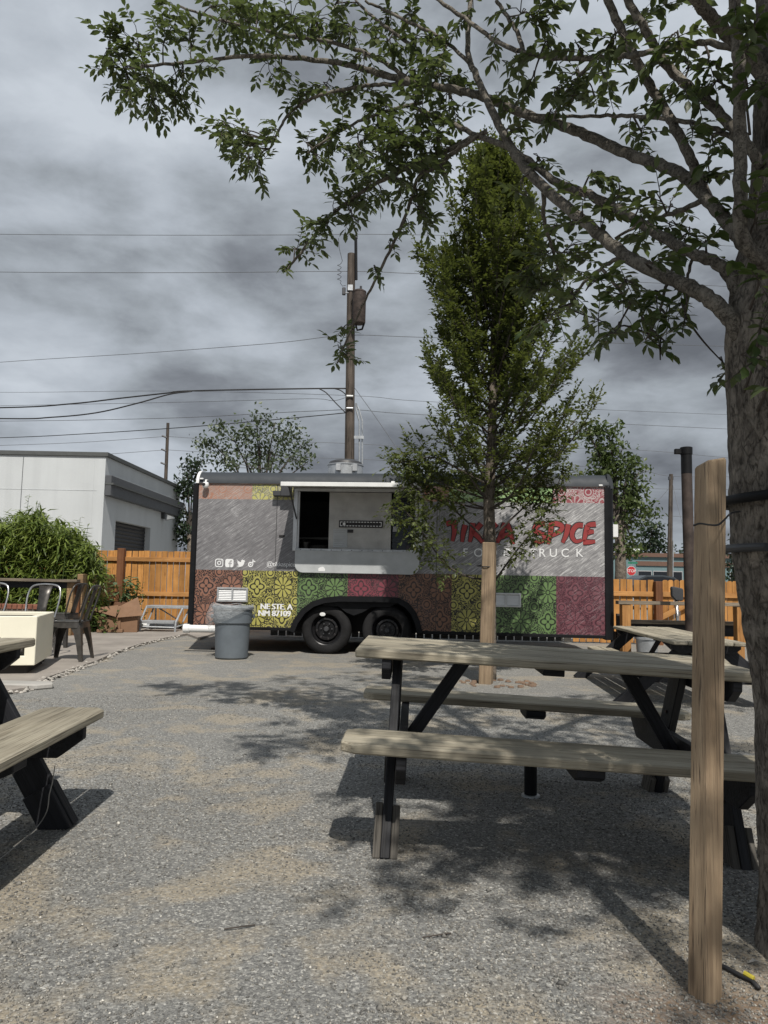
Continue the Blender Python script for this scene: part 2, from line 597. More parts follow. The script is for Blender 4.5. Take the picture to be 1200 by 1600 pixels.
def ground_mat():
    mt, nt, b = new_mat('gravel_ground')
    v = nt.coord('Object')
    vo = nt.voro(v, 135.0)
    cellr = nt.sep(vo.outputs['Color'])[0]
    vo2 = nt.voro(v, 290.0)
    cell2 = nt.sep(vo2.outputs['Color'])[0]
    stone = nt.ramp(cellr, [(0.0, (0.10, 0.102, 0.102)), (0.5, (0.185, 0.186, 0.18)), (0.86, (0.29, 0.29, 0.272)), (1.0, (0.62, 0.61, 0.57))])
    stone2 = nt.ramp(cell2, [(0.0, (0.11, 0.111, 0.11)), (0.6, (0.20, 0.199, 0.192)), (1.0, (0.34, 0.335, 0.315))])
    gcol = nt.mix(0.45, stone, stone2)
    dirt = nt.ramp(nt.noise(v, 60, 5.0, 0.7), [(0.3, (0.265, 0.225, 0.165)), (0.7, (0.42, 0.362, 0.27))])
    pat = nt.noise(v, 1.5, 6.0, 0.62, 0.5)
    pat2 = nt.noise(v, 4.5, 5.0, 0.6)
    sp = nt.math('ADD', nt.math('MULTIPLY', pat, 0.7), nt.math('MULTIPLY', pat2, 0.3))
    mask = nt.ramp(sp, [(0.50, 0.0), (0.575, 0.72)])
    keep = nt.ramp(nt.noise(v, 70, 2.0), [(0.42, 1.0), (0.6, 0.45)])
    mask = nt.math('MULTIPLY', mask, keep)
    # sandy dirt patches mixed into the gravel
    c = nt.mix(mask, gcol, dirt)
    grit = nt.ramp(nt.noise(v, 52, 4.0, 0.8), [(0.32, 0.6), (0.68, 1.4)])
    c = nt.mix(0.85, c, grit, 'MULTIPLY')
    broad = nt.ramp(nt.noise(v, 0.32, 3.0, 0.5), [(0.3, 0.88), (0.7, 1.12)])
    c = nt.mix(1.0, c, broad, 'MULTIPLY')
    gx, gy, _gz = nt.sep(v)
    dx_ = nt.math('SUBTRACT', gx, 0.95)
    dy_ = nt.math('SUBTRACT', gy, 1.55)
    dd0 = nt.math('SQRT', nt.math('ADD', nt.math('MULTIPLY', dx_, dx_), nt.math('MULTIPLY', nt.math('MULTIPLY', dy_, dy_), 0.9)))
    soil = nt.ramp(nt.math('ADD', dd0, nt.math('MULTIPLY', nt.math('SUBTRACT', pat2, 0.5), 1.2)), [(0.25, 0.85), (0.62, 0.0)])
    c = nt.mix(nt.math('MULTIPLY', soil, keep), c, nt.mix(nt.noise(v, 90, 3.0), (0.12, 0.075, 0.045), (0.24, 0.165, 0.105)))
    dist = nt.ramp(nt.math('DIVIDE', nt.sep(v)[1], 60.0), [(0.07, 0.0), (0.2, 0.38)])  # pebble detail blends to averaged tones with distance, to limit aliasing
    c = nt.mix(dist, c, nt.mix(nt.ramp(pat2, [(0.35, 0.0), (0.65, 1.0)]), (0.20, 0.193, 0.18), (0.285, 0.265, 0.232)))
    nt.set(b.inputs['Base Color'], c)
    b.inputs['Roughness'].default_value = 0.92
    b.inputs['Specular IOR Level'].default_value = 0.2
    hh = nt.math('ADD', nt.math('MULTIPLY', vo.outputs['Distance'], -0.7), nt.math('MULTIPLY', vo2.outputs['Distance'], -0.35))
    n1 = nt.bump(hh, 0.6, 0.005)
    n2 = nt.n('ShaderNodeBump', {'Height': pat2, 'Strength': 0.5, 'Distance': 0.05, 'Normal': n1}).outputs[0]
    nt.set(b.inputs['Normal'], n2)
    return mt


M_ground = ground_mat()


def pebble_mat():
    mt, nt, b = new_mat('gravel_pebbles')
    rnd = nt.n('ShaderNodeNewGeometry').outputs['Random Per Island']
    c = nt.ramp(rnd, [(0.0, (0.10, 0.098, 0.094)), (0.45, (0.18, 0.175, 0.162)), (0.8, (0.27, 0.255, 0.228)), (0.97, (0.38, 0.365, 0.33)), (1.0, (0.6, 0.58, 0.53))])
    nt.set(b.inputs['Base Color'], c)
    b.inputs['Roughness'].default_value = 0.9
    b.inputs['Specular IOR Level'].default_value = 0.2
    return mt


M_pebble = pebble_mat()


def bag_mat():
    mt, nt, b = new_mat('clear_bag')
    b.inputs['Base Color'].default_value = (0.75, 0.78, 0.8, 1)
    b.inputs['Roughness'].default_value = 0.22
    b.inputs['Alpha'].default_value = 0.22
    nt.set(b.inputs['Normal'], nt.bump(nt.noise(nt.coord('Object'), 18, 4.0, 0.6, 1.0), 1.0, 0.04))
    return mt


M_bag = bag_mat()


def glass_mat():
    mt, nt, b = new_mat('window_pane')
    b.inputs['Base Color'].default_value = (0.02, 0.025, 0.03, 1)
    b.inputs['Roughness'].default_value = 0.06
    b.inputs['Alpha'].default_value = 0.55
    return mt


M_pane = glass_mat()

# ================================================================== SETTING
def sheet(name, poly, z, mat, kind='structure', thick=0.0):
    mb = MB()
    if thick:
        mb.prism(poly, lambda a, b, d: (a, b, d), z - thick, z)
    else:
        mb.add([(a, b, z) for a, b in poly], [tuple(range(len(poly)))])
    o = obj(name, mb, mat)
    o['kind'] = kind
    return o


sheet('ground', [(-700, -60), (700, -60), (700, 900), (-700, 900)], 0.0, M_ground)

# concrete patio on the left
edge = [G(x, y) for x, y in [(-90, 1100), (38, 1081), (64, 1070), (74, 1063), (92, 1057), (118, 1048), (150, 1037), (182, 1022), (214, 1011), (252, 1001), (292, 993)]]
pat = [(p.x, p.y) for p in edge] + [(-2.9, 11.9), (-3.0, 14.9), (-9.5, 14.9), (-9.5, edge[0].y)]
patio = sheet('patio', pat, 0.035, M_conc, thick=0.2)
mb = MB()
for i in range(420):
    k = random.uniform(0.8, len(edge) - 1.2)
    a = edge[int(k)].lerp(edge[int(k) + 1], k - int(k))
    s = random.uniform(0.008, 0.026)
    mb.lathe([(0.0, -s * 0.5), (s * 0.9, 0), (s * 0.5, s * 0.55), (0, s * 0.7)], 5,
             Matrix.Translation((a.x + random.gauss(0, 0.03), a.y + random.gauss(-0.02, 0.03), random.uniform(0.0, 0.03))) @ Matrix.Rotation(random.random() * 6, 4, 'Z'))
obj('patio_edge_gravel', mb, M_stone, kind='stuff')
p = G(52, 1076)
mb = MB().prism([(-0.35, -0.06), (0.06, -0.09), (0.17, 0.02), (0.12, 0.12), (-0.35, 0.14)], lambda a, b, d: (p.x + a, p.y + b, d), 0.0, 0.05)
tag(obj('concrete_slab', mb, M_conc_l, bevel=0.012), 'small pale concrete slab lying at the patio edge beside the cream planter', 'slab')

# loose gravel: real stones over the near ground
N = 110000
yy = 1.25 + (RNG.random(N) ** 1.7) * 5.2
xx = (RNG.random(N) * 2 - 1) * (0.62 * yy + 0.15)
dens = np.sin(xx * 2.1 + 1.3 * np.sin(yy * 1.7)) + np.sin(yy * 2.9 + xx * 1.1 + 2 * np.sin(xx * 1.3)) + RNG.normal(0, 0.8, N)
keep = dens > -0.9
xx, yy = xx[keep], yy[keep]
n = len(xx)
s = np.abs(RNG.normal(0.0026, 0.0011, n)) + 0.0011
s[RNG.random(n) > 0.9985] *= 2.6
oct_v = np.array([(1, 0, 0), (0, 1, 0), (-1, 0, 0), (0, -1, 0), (0, 0, 0.75), (0, 0, -0.5)], float)
V = np.repeat(oct_v[None], n, 0) * (s[:, None, None]) * RNG.uniform(0.6, 1.25, (n, 6, 1))
an = RNG.random(n) * 6.28
ca, sa = np.cos(an)[:, None], np.sin(an)[:, None]
X = V[:, :, 0] * ca - V[:, :, 1] * sa + xx[:, None]
Y = V[:, :, 0] * sa + V[:, :, 1] * ca + yy[:, None]
Z = V[:, :, 2] + s[:, None] * 0.25
vv = np.stack([X, Y, Z], 2).reshape(-1, 3)
of = np.array([(0, 1, 4), (1, 2, 4), (2, 3, 4), (3, 0, 4), (1, 0, 5), (2, 1, 5), (3, 2, 5), (0, 3, 5)])
ff = (of[None] + (np.arange(n) * 6)[:, None, None]).reshape(-1, 3)


def np_mesh(name, v, f):
    me = bpy.data.meshes.new(name)
    me.vertices.add(len(v))
    me.vertices.foreach_set('co', np.ascontiguousarray(v, np.float32).ravel())
    k = f.shape[1]
    me.loops.add(f.size)
    me.loops.foreach_set('vertex_index', np.ascontiguousarray(f, np.int32).ravel())
    me.polygons.add(len(f))
    me.polygons.foreach_set('loop_start', np.arange(0, f.size, k, dtype=np.int32))
    me.polygons.foreach_set('loop_total', np.full(len(f), k, np.int32))
    me.update(calc_edges=True)
    me.validate()
    return me


obj('gravel', np_mesh('gravel', vv, ff), M_pebble, kind='stuff')

# a few flat bits lying about
for (px, py, sx_, sy_, a, nm, lab, mt_) in [
        (792, 1365, 0.02, 0.013, 0.3, 'flat_stone', 'pale flat stone on the gravel in front of the picnic table', M_stone),
        (890, 1424, 0.014, 0.010, 1.2, 'flat_stone', 'pale chip of stone lying in the shade left of the wooden post', M_stone),
        (1024, 1400, 0.016, 0.012, 0.2, 'flat_stone', 'grey flat stone just left of the wooden post', M_stone)]:
    q = G(px, py)
    mb = MB().lathe([(0.0, 0.0), (1.0, 0.002), (0.9, 0.006), (0.5, 0.008), (0, 0.008)], 7, Matrix.Diagonal((sx_, sy_, 1, 1)))
    o = obj(nm, mb, mt_, loc=(q.x, q.y, 0.0))
    o.rotation_euler.z = a
    tag(o, lab, 'stone')

# ================================================================== FOOD TRAILER
A = P(300, 899, 10.2); A.z = 0
B = P(960, 911, 9.77); B.z = 0
PSI = math.atan2(B.y - A.y, B.x - A.x)
LT = (B - A).length
CP, SP = math.cos(PSI), math.sin(PSI)
NRM = Vector((-SP, CP, 0))


def F(px, py, off=0.0):
    """pixel -> (u, z) on the trailer's face plane (off metres behind it)"""
    d = ray(px, py)
    o = A + NRM * off
    t = (o - EYE).dot(NRM) / d.dot(NRM)
    q = EYE + d * t - o
    return (q.x * CP + q.y * SP, q.z)


def FP(pts, off=0.0):
    return [F(x, y, off) for x, y in pts]


TFN = lambda a, b, d: (a, d, b)      # trailer: u along, d deep, z up
Z_BOT = F(300, 977)[1]
Z_TOP = F(310, 755)[1]
Z_ROOF = F(310, 735)[1]
DEPTH = 2.3


def wrap_mat():
    mt, nt, b = new_mat('printed_wrap')
    v = nt.coord('Object')
    u, _, z = nt.sep(v)
    # ---- flowers
    S = 0.357
    z0 = F(322, 915)[1]
    U = nt.math('DIVIDE', nt.math('SUBTRACT', u, F(322, 915)[0] - S * 20.5), S)
    V_ = nt.math('DIVIDE', nt.math('SUBTRACT', z, z0 - S * 20.5 * 1.08), S * 1.08)
    iu, iv = nt.math('FLOOR', U), nt.math('FLOOR', V_)
    fx = nt.math('SUBTRACT', nt.math('SUBTRACT', U, iu), 0.5)
    fy = nt.math('SUBTRACT', nt.math('SUBTRACT', V_, iv), 0.5)
    par = nt.math('MODULO', nt.math('ADD', iu, iv), 2.0)          # 0: quatrefoil, 1: daisy
    rr = nt.math('SQRT', nt.math('ADD', nt.math('MULTIPLY', fx, fx), nt.math('MULTIPLY', fy, fy)))
    th = nt.math('ARCTAN2', fy, fx)
    c4 = nt.math('COSINE', nt.math('MULTIPLY', th, 4.0))
    R4 = nt.math('MULTIPLY_ADD', c4, 0.055, 0.315)
    inside4 = nt.math('LESS_THAN', rr, R4)
    ring4 = nt.math('MULTIPLY', inside4, nt.math('GREATER_THAN', rr, nt.math('SUBTRACT', R4, 0.07)))
    pet4 = nt.math('MULTIPLY', nt.math('LESS_THAN', rr, nt.math('MULTIPLY', nt.math('POWER', nt.math('ABSOLUTE', nt.math('COSINE', nt.math('MULTIPLY', th, 2.0))), 0.7), 0.235)), nt.math('GREATER_THAN', rr, 0.045))
    m4 = nt.math('MAXIMUM', ring4, pet4)
    c5 = nt.math('ABSOLUTE', nt.math('COSINE', nt.math('MULTIPLY', th, 5.0)))
    R5 = nt.math('MULTIPLY_ADD', c5, 0.09, 0.285)
    inside5 = nt.math('LESS_THAN', rr, nt.math('ADD', R5, 0.03))
    pet5 = nt.math('MULTIPLY', nt.math('LESS_THAN', rr, R5), nt.math('MULTIPLY', nt.math('GREATER_THAN', c5, 0.42), nt.math('GREATER_THAN', rr, 0.09)))
    m5 = nt.math('MAXIMUM', pet5, nt.math('LESS_THAN', rr, 0.055))
    motif = nt.math('ADD', nt.math('MULTIPLY', m4, nt.math('SUBTRACT', 1.0, par)), nt.math('MULTIPLY', m5, par))
    ins = nt.math('ADD', nt.math('MULTIPLY', inside4, nt.math('SUBTRACT', 1.0, par)), nt.math('MULTIPLY', inside5, par))
    ax = nt.math('SUBTRACT', 0.5, nt.math('ABSOLUTE', fx))
    ay = nt.math('SUBTRACT', 0.5, nt.math('ABSOLUTE', fy))
    rc = nt.math('SQRT', nt.math('ADD', nt.math('MULTIPLY', ax, ax), nt.math('MULTIPLY', ay, ay)))
    incor = nt.math('LESS_THAN', rc, 0.2)
    corr = nt.math('MAXIMUM', nt.math('LESS_THAN', rc, 0.085), nt.math('MULTIPLY', nt.math('GREATER_THAN', rc, 0.125), nt.math('LESS_THAN', rc, 0.18)))
    vv_ = nt.voro(nt.comb(u, 0.0, z), 25.0, rnd=0.8).outputs['Distance']
    swirl = nt.math('GREATER_THAN', nt.math('SINE', nt.math('MULTIPLY', vv_, 17.0)), 0.22)
    fill = nt.math('MULTIPLY', swirl, nt.math('MULTIPLY', nt.math('SUBTRACT', 1.0, ins), nt.math('SUBTRACT', 1.0, incor)))
    fill = nt.math('MAXIMUM', fill, nt.math('MULTIPLY', corr, nt.math('SUBTRACT', 1.0, ins)))
    fill = nt.math('MAXIMUM', fill, motif)
    # ---- colours along the wall
    un = nt.math('DIVIDE', u, LT)

    def bands(items):
        st = [(0.0, items[0][1])]
        for (px, c) in items[1:]:
            st.append((max(0.0, F(px, 930)[0] / LT), c))
        return nt.ramp(un, st, 'CONSTANT')

    br, ye, gr, ma = (0.24, 0.118, 0.08), (0.37, 0.345, 0.095), (0.115, 0.19, 0.07), (0.19, 0.045, 0.062)
    or_ = (0.20, 0.10, 0.06)
    f_lo = bands([(300, br), (378, ye), (462, gr), (542, ma), (622, or_), (704, ye), (772, gr), (868, (0.145, 0.052, 0.066))])
    b_lo = bands([(300, (0.022, 0.016, 0.016)), (378, (0.02, 0.02, 0.012)), (462, (0.014, 0.02, 0.012)), (542, (0.05, 0.024, 0.028)), (622, (0.03, 0.02, 0.018)), (704, (0.02, 0.02, 0.012)), (772, (0.014, 0.022, 0.012)), (868, (0.058, 0.018, 0.027))])
    f_hi = bands([(300, (0.34, 0.17, 0.115)), (388, (0.44, 0.42, 0.12)), (470, (0.42, 0.17, 0.10)), (700, (0.30, 0.46, 0.19)), (862, (0.25, 0.05, 0.065))])
    b_hi = bands([(300, (0.30, 0.22, 0.19)), (388, (0.17, 0.17, 0.11)), (470, (0.3, 0.22, 0.19)), (700, (0.22, 0.36, 0.16)), (862, (0.42, 0.36, 0.36))])
    lo = nt.mix(fill, b_lo, f_lo)
    hi = nt.mix(fill, b_hi, f_hi)
    # ---- brushed, scratched metal print
    q = nt.comb(u, 0.0, z)
    s1 = nt.noise(nt.mapping(nt.mapping(q, rot=(0, R(34), 0)), scale=(4.0, 1.0, 95)), 1.0, 4.0, 0.6, 0.15)
    s2 = nt.noise(nt.mapping(nt.mapping(q, rot=(0, R(44), 0)), scale=(6.0, 1.0, 150)), 1.0, 3.0, 0.6, 0.1)
    s3 = nt.noise(nt.mapping(nt.mapping(q, rot=(0, R(24), 0)), scale=(3.0, 1.0, 110)), 1.0, 3.0, 0.6, 0.1)
    nz = nt.noise(q, 14.0, 6.0, 0.7)
    nb = nt.noise(q, 1.1, 3.0, 0.5)
    sc = nt.math('ADD', nt.math('MULTIPLY', s1, 0.5), nt.math('ADD', nt.math('MULTIPLY', s2, 0.3), nt.math('MULTIPLY', s3, 0.2)))
    sc = nt.math('ADD', sc, nt.math('MULTIPLY', nt.math('SUBTRACT', nz, 0.5), 0.22))
    sc = nt.math('ADD', sc, nt.math('MULTIPLY', nt.math('SUBTRACT', nb, 0.5), 0.22))
    gl = nt.ramp(sc, [(0.34, (0.085, 0.083, 0.088)), (0.47, (0.16, 0.157, 0.165)), (0.55, (0.225, 0.222, 0.23)), (0.64, (0.48, 0.48, 0.49))])
    gr_ = nt.ramp(sc, [(0.34, (0.11, 0.108, 0.113)), (0.46, (0.215, 0.212, 0.22)), (0.54, (0.34, 0.338, 0.345)), (0.62, (0.70, 0.70, 0.70))])
    grey = nt.mix(nt.ramp(un, [(0.5, 0.0), (0.85, 1.0)]), gl, gr_)
    speck = nt.ramp(nt.noise(q, 55.0, 2.0), [(0.27, 1.0), (0.33, 0.0)])
    grey = nt.mix(nt.math('MULTIPLY', speck, 0.7), grey, (0.05, 0.05, 0.05))
    # the faded print of the upper tiles lets the brushed metal show through
    hi = nt.mix(nt.ramp(sc, [(0.5, 0.0), (0.62, 0.55)]), hi, (0.5, 0.47, 0.45))
    lo = nt.mix(nt.math('MULTIPLY', nt.ramp(sc, [(0.5, 0.0), (0.62, 0.4)]), nt.ramp(un, [(0.86, 0.25), (0.87, 1.0)])), lo, (0.42, 0.36, 0.38))
    zl = F(640, 896)[1]
    zh = F(640, 783)[1]
    c = nt.mix(nt.math('GREATER_THAN', z, zl), lo, grey)
    c = nt.mix(nt.math('GREATER_THAN', z, zh), c, hi)
    # panel joints
    for px in (430, 682):
        d_ = nt.math('ABSOLUTE', nt.math('SUBTRACT', u, F(px, 880)[0]))
        c = nt.mix(nt.math('MULTIPLY', nt.math('LESS_THAN', d_, 0.006), 0.75), c, (0.03, 0.03, 0.03))
    nt.set(b.inputs['Base Color'], c)
    b.inputs['Metallic'].default_value = 0.0
    b.inputs['Roughness'].default_value = 0.38
    nt.set(b.inputs['Normal'], nt.bump(nt.noise(v, 1.7, 2.0), 0.25, 0.02))
    return mt


T = thing('food_trailer', 'long food trailer wrapped in colourful floral tiles and brushed grey metal print', 'food trailer', A, PSI)

win = FP([(465, 764), (655, 769), (655, 861), (463, 858)])
wu0, wz1 = F(465, 766); wu1 = F(655, 766)[0]; wz0 = F(560, 860)[1]
arch_px = [(456, 987), (462, 972), (474, 955), (489, 944), (506, 938), (530, 935.5), (600, 936.5), (622, 938), (636, 946), (646, 958), (652, 972), (656, 989)]
arch = FP(arch_px)
zb = Z_BOT
outer = [(0.0, zb), (arch[0][0], zb)] + arch[1:-1] + [(arch[-1][0], zb), (F(947, 870)[0], zb), (F(947, 870)[0], Z_TOP), (0.0, Z_TOP)]
hole = [(wu0, wz0), (wu1, wz0), (wu1, wz1), (wu0, wz1)]
obj('side_wall', MB().plate(outer, [hole], TFN, 0.0, 0.035), wrap_mat(), T)

# shell: back, ends, roof skin, floor
mb = MB()
mb.box((LT / 2, DEPTH - 0.02, (zb + Z_TOP) / 2), (LT - 0.04, 0.035, Z_TOP - zb))
mb.box((0.03, DEPTH / 2, (zb + Z_TOP) / 2), (0.04, DEPTH - 0.1, Z_TOP - zb - 0.01))
mb.box((LT - 0.04, DEPTH / 2, (zb + Z_TOP) / 2), (0.04, DEPTH - 0.1, Z_TOP - zb - 0.01))
mb.box((LT / 2, DEPTH / 2, Z_ROOF - 0.04), (LT - 0.2, DEPTH - 0.3, 0.03))
ua, ub = arch[0][0] - 0.02, arch[-1][0] + 0.02
mb.box((ua / 2, DEPTH / 2, zb + 0.05), (ua - 0.06, DEPTH - 0.1, 0.06))
mb.box(((ub + LT) / 2, DEPTH / 2, zb + 0.05), (LT - ub - 0.06, DEPTH - 0.1, 0.06))
mb.box(((ua + ub) / 2, DEPTH / 2 + 0.1, 0.92), (ub - ua, DEPTH - 0.35, 0.05))
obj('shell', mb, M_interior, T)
# wheel well lining
mb = MB()
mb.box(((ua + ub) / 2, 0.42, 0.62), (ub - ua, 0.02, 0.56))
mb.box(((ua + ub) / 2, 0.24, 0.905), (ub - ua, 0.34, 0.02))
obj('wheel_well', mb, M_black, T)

# rounded roof edge (cove) all round, in profile
prof = []
rad = Z_ROOF - Z_TOP
for k in range(7):
    a = k / 6 * math.pi / 2
    prof.append((rad - rad * math.cos(a) - 0.014, Z_TOP + rad * math.sin(a)))
prof += [(0.35, Z_ROOF - 0.005), (0.35, Z_ROOF - 0.03), (0.2, Z_ROOF - 0.03), (0.016, Z_TOP - 0.004), (-0.014, Z_TOP - 0.004)]
uL, uR = F(309, 745)[0], F(951, 747)[0]
mb = MB().prism(prof, lambda a, b, d: (d, a, b), uL, uR)
mb.prism(prof, lambda a, b, d: (d, DEPTH - a, b), uL, uR)
obj('roof_trim', mb, M_roof, T, auto=0.6)
# right end of the roof edge turns down round the corner
mb = MB()
pr2 = [(uR - 0.02 + (LT + 0.02 - uR) * math.sin(k / 6 * math.pi / 2), Z_TOP - 0.02 + (rad + 0.02) * math.cos(k / 6 * math.pi / 2)) for k in range(7)]
mb.prism([(uR - 0.02, Z_TOP - 0.02)] + pr2, lambda a, b, d: (a, d, b), 0.0, DEPTH)
obj('roof_corner', mb, M_roof, T, auto=0.6)
mb = MB().ribbon([(rad - (rad + 0.006) * math.cos(k / 8 * math.pi / 2) - 0.014, Z_TOP + (rad + 0.006) * math.sin(k / 8 * math.pi / 2)) for k in range(9)], 0.016, lambda a, b, d: (d, a, b), uL - 0.012, uL + 0.028)
obj('roof_end_cap', mb, M_white, T)
# thin drip edge below the roof trim
obj('drip_rail', MB().prism([(F(312, 756)[0], Z_TOP - 0.006), (F(946, 760)[0], Z_TOP - 0.006), (F(946, 760)[0], Z_TOP + 0.004), (F(312, 756)[0], Z_TOP + 0.004)], TFN, -0.02, -0.015), M_rust, T)

# corner trims
uc0, uc1 = F(298, 860)[0], F(307, 860)[0]
obj('corner_trim', MB().box(((uc0 + uc1) / 2, 0.09, (zb + Z_TOP) / 2), (uc1 - uc0, 0.22, Z_TOP - zb)), M_black, T, bevel=0.015)
ua_, ub_ = F(945, 870)[0], F(960.5, 870)[0]
mb = MB()
pr = [(ua_, -0.016), (ub_ - 0.10, -0.016)] + [(ub_ - 0.10 + 0.10 * math.sin(k / 5 * math.pi / 2), 0.084 - 0.10 * math.cos(k / 5 * math.pi / 2)) for k in range(1, 6)] + [(ub_, DEPTH), (ub_ - 0.05, DEPTH), (ua_, 0.05)]
mb.prism(pr, lambda a, b, d: (a, b, d), zb - 0.06, Z_TOP + 0.02)
obj('corner_trim', mb, M_black, T, auto=0.7)
# bottom rail in two lengths, and the sill under the wrap
for (a, b_) in ((uc1, arch[0][0]), (arch[-1][0], ua_)):
    obj('bottom_rail', MB().box(((a + b_) / 2, 0.04, zb - 0.022), (b_ - a, 0.11, 0.044)), M_black, T, bevel=0.006)
# wheel arch trim
mb = MB().ribbon([(a, b_) for a, b_ in arch], 0.075, TFN, -0.03, 0.06)
obj('wheel_arch', mb, M_black, T)
fend = FP([(500, 942), (505, 946), (528, 948), (540, 957), (552, 962), (566, 957), (580, 949), (608, 949), (620, 943)])
mb = MB().prism([(a, b_) for a, b_ in fend] + FP([(620, 938), (500, 938)]), TFN, 0.05, 0.07)
obj('fender', mb, M_black, T)

# chassis
mb = MB()
mb.box((LT / 2, 0.45, zb - 0.03), (LT - 0.3, 0.08, 0.06)).box((LT / 2, DEPTH - 0.45, zb - 0.03), (LT - 0.3, 0.08, 0.06))
for px in (508, 604):
    uu = F(px, 985)[0]
    mb.tube([(uu, 0.2, 0.33), (uu, DEPTH - 0.2, 0.33)], 0.045, 8)
obj('chassis', mb, M_black, T)
# stabiliser jacks
for (px, d_) in ((961, 0.05), (330, 0.3)):
    uu = F(px, 985)[0]
    mb = MB().box((uu, d_ + 0.05, 0.2), (0.06, 0.06, 0.4)).box((uu, d_ + 0.05, 0.012), (0.16, 0.16, 0.024))
    obj('stabiliser_jack', mb, M_rust, T, bevel=0.004)

# wheels
RW = 0.338
for (px, d_) in ((508, 0.05), (604, 0.05)):
    uu = F(px, 985)[0]
    Mx = Matrix.Translation((uu, d_ + 0.115, RW)) @ Matrix.Rotation(R(90), 4, 'X')
    # local z of the lathe points to -Y (towards the viewer)
    tp = [(0.215, 0.095), (0.25, 0.108), (0.295, 0.105), (0.322, 0.09), (RW, 0.066), (RW, -0.066), (0.322, -0.09), (0.29, -0.1), (0.215, -0.095)]
    ty = obj('tyre', MB().lathe(tp, 40, Mx, closed=True), M_tyre, T, auto=0.6)
    rp = [(0.0, 0.035), (0.045, 0.035), (0.05, 0.02), (0.105, 0.02), (0.125, 0.045), (0.15, 0.04), (0.168, 0.0), (0.195, 0.03), (0.205, 0.09), (0.217, 0.098), (0.217, -0.09), (0.0, -0.09)]
    rim = obj('rim', MB().lathe(rp, 32, Mx), M_rim, T, auto=0.5)
    hb = MB().lathe([(0.036, 0.03), (0.036, 0.075), (0.028, 0.085), (0.0, 0.086)], 14, Mx)
    obj('hub_cap', hb, M_dgrey, rim, auto=0.5)
    for k in range(6):
        a = k * math.pi / 3
        nb_ = MB().lathe([(0.010, 0.018), (0.010, 0.045), (0.0, 0.048)], 6, Mx @ Matrix.Translation((0.075 * math.cos(a), 0.075 * math.sin(a), 0)))
        obj('lug_nut', nb_, M_dgrey, rim)
    mb = MB()
    for k in range(8):
        a = k * math.pi / 4 + 0.2
        mb.lathe([(0.016, 0.0455), (0.013, 0.0475), (0.0, 0.0475)], 10, Mx @ Matrix.Translation((0.137 * math.cos(a), 0.137 * math.sin(a), 0)))
    obj('rim_hole', mb, M_print_black, rim)
    if px == 508:
        uq, zq = F(503, 960)
        obj('tyre_sticker', MB().lathe([(0.03, 0.0), (0.0, 0.002)], 16, Matrix.Translation((uq, d_ + 0.004, zq)) @ Matrix.Rotation(R(90), 4, 'X') @ Matrix.Diagonal((1.35, 0.85, 1, 1))), M_white, T)

# ---- serving window
wf = thing_parent = T
fr = MB()
fw = 0.045
fr.plate([(wu0 - fw, wz0 - 0.02), (wu1 + fw, wz0 - 0.02), (wu1 + fw, wz1 + 0.03), (wu0 - fw, wz1 + 0.03)], [[(wu0 + 0.012, wz0 + 0.012), (wu1 - 0.012, wz0 + 0.012), (wu1 - 0.012, wz1 - 0.012), (wu0 + 0.012, wz1 - 0.012)]], TFN, -0.02, 0.06)
WFR = obj('serving_window', fr, M_silver, T, bevel=0.004)
# sliding stainless panel
pu0, pz1 = F(515, 769, 0.06); pu1, _ = F(612, 770, 0.06)
SP_ = obj('sliding_panel', MB().box(((pu0 + pu1) / 2, 0.075, (wz0 + wz1) / 2), (pu1 - pu0, 0.02, wz1 - wz0 - 0.03)), M_steel, WFR, bevel=0.003)
b0 = F(529, 812.5); b1 = F(597.5, 824.5)
obj('menu_strip', MB().box(((b0[0] + b1[0]) / 2, 0.055, (b0[1] + b1[1]) / 2), (b1[0] - b0[0], 0.018, b0[1] - b1[1])), M_print_black, WFR)
mb = MB()
for k in range(14):
    uu = b0[0] + (b1[0] - b0[0]) * (0.06 + 0.88 * k / 13)
    for zz_ in (b0[1] - 0.022, b1[1] + 0.022):
        mb.box((uu, 0.0445, zz_), (0.026, 0.002, 0.010))
for uu in (b0[0] + 0.02, b1[0] - 0.02):
    mb.box((uu, 0.0445, (b0[1] + b1[1]) / 2), (0.008, 0.002, 0.06))
mb.box((F(537, 818)[0], 0.0445, (b0[1] + b1[1]) / 2), (0.035, 0.002, 0.032))
obj('dash_border', mb, M_print_white, WFR)
q0 = F(542, 827); q1 = F(551, 832)
obj('card_reader_sign', MB().box(((q0[0] + q1[0]) / 2, 0.056, (q0[1] + q1[1]) / 2), (q1[0] - q0[0], 0.014, q0[1] - q1[1])), M_print_black, WFR)
q0 = F(520, 826); q1 = F(541.5, 855)
nt_ = obj('paper_notice', MB().box(((q0[0] + q1[0]) / 2, 0.061, (q0[1] + q1[1]) / 2), (q1[0] - q0[0], 0.004, q0[1] - q1[1])), M_flap, WFR)
mb = MB()
for k in range(9):
    if k in (2,):
        continue
    zz_ = q0[1] - 0.02 - k * 0.026
    mb.box(((q0[0] + q1[0]) / 2 - 0.01 * (k % 3), 0.0585, zz_), ((q1[0] - q0[0]) * (0.85 - 0.1 * (k % 3)), 0.001, 0.006 if k != 5 else 0.012))
obj('notice_text', mb, M_print_grey, WFR)
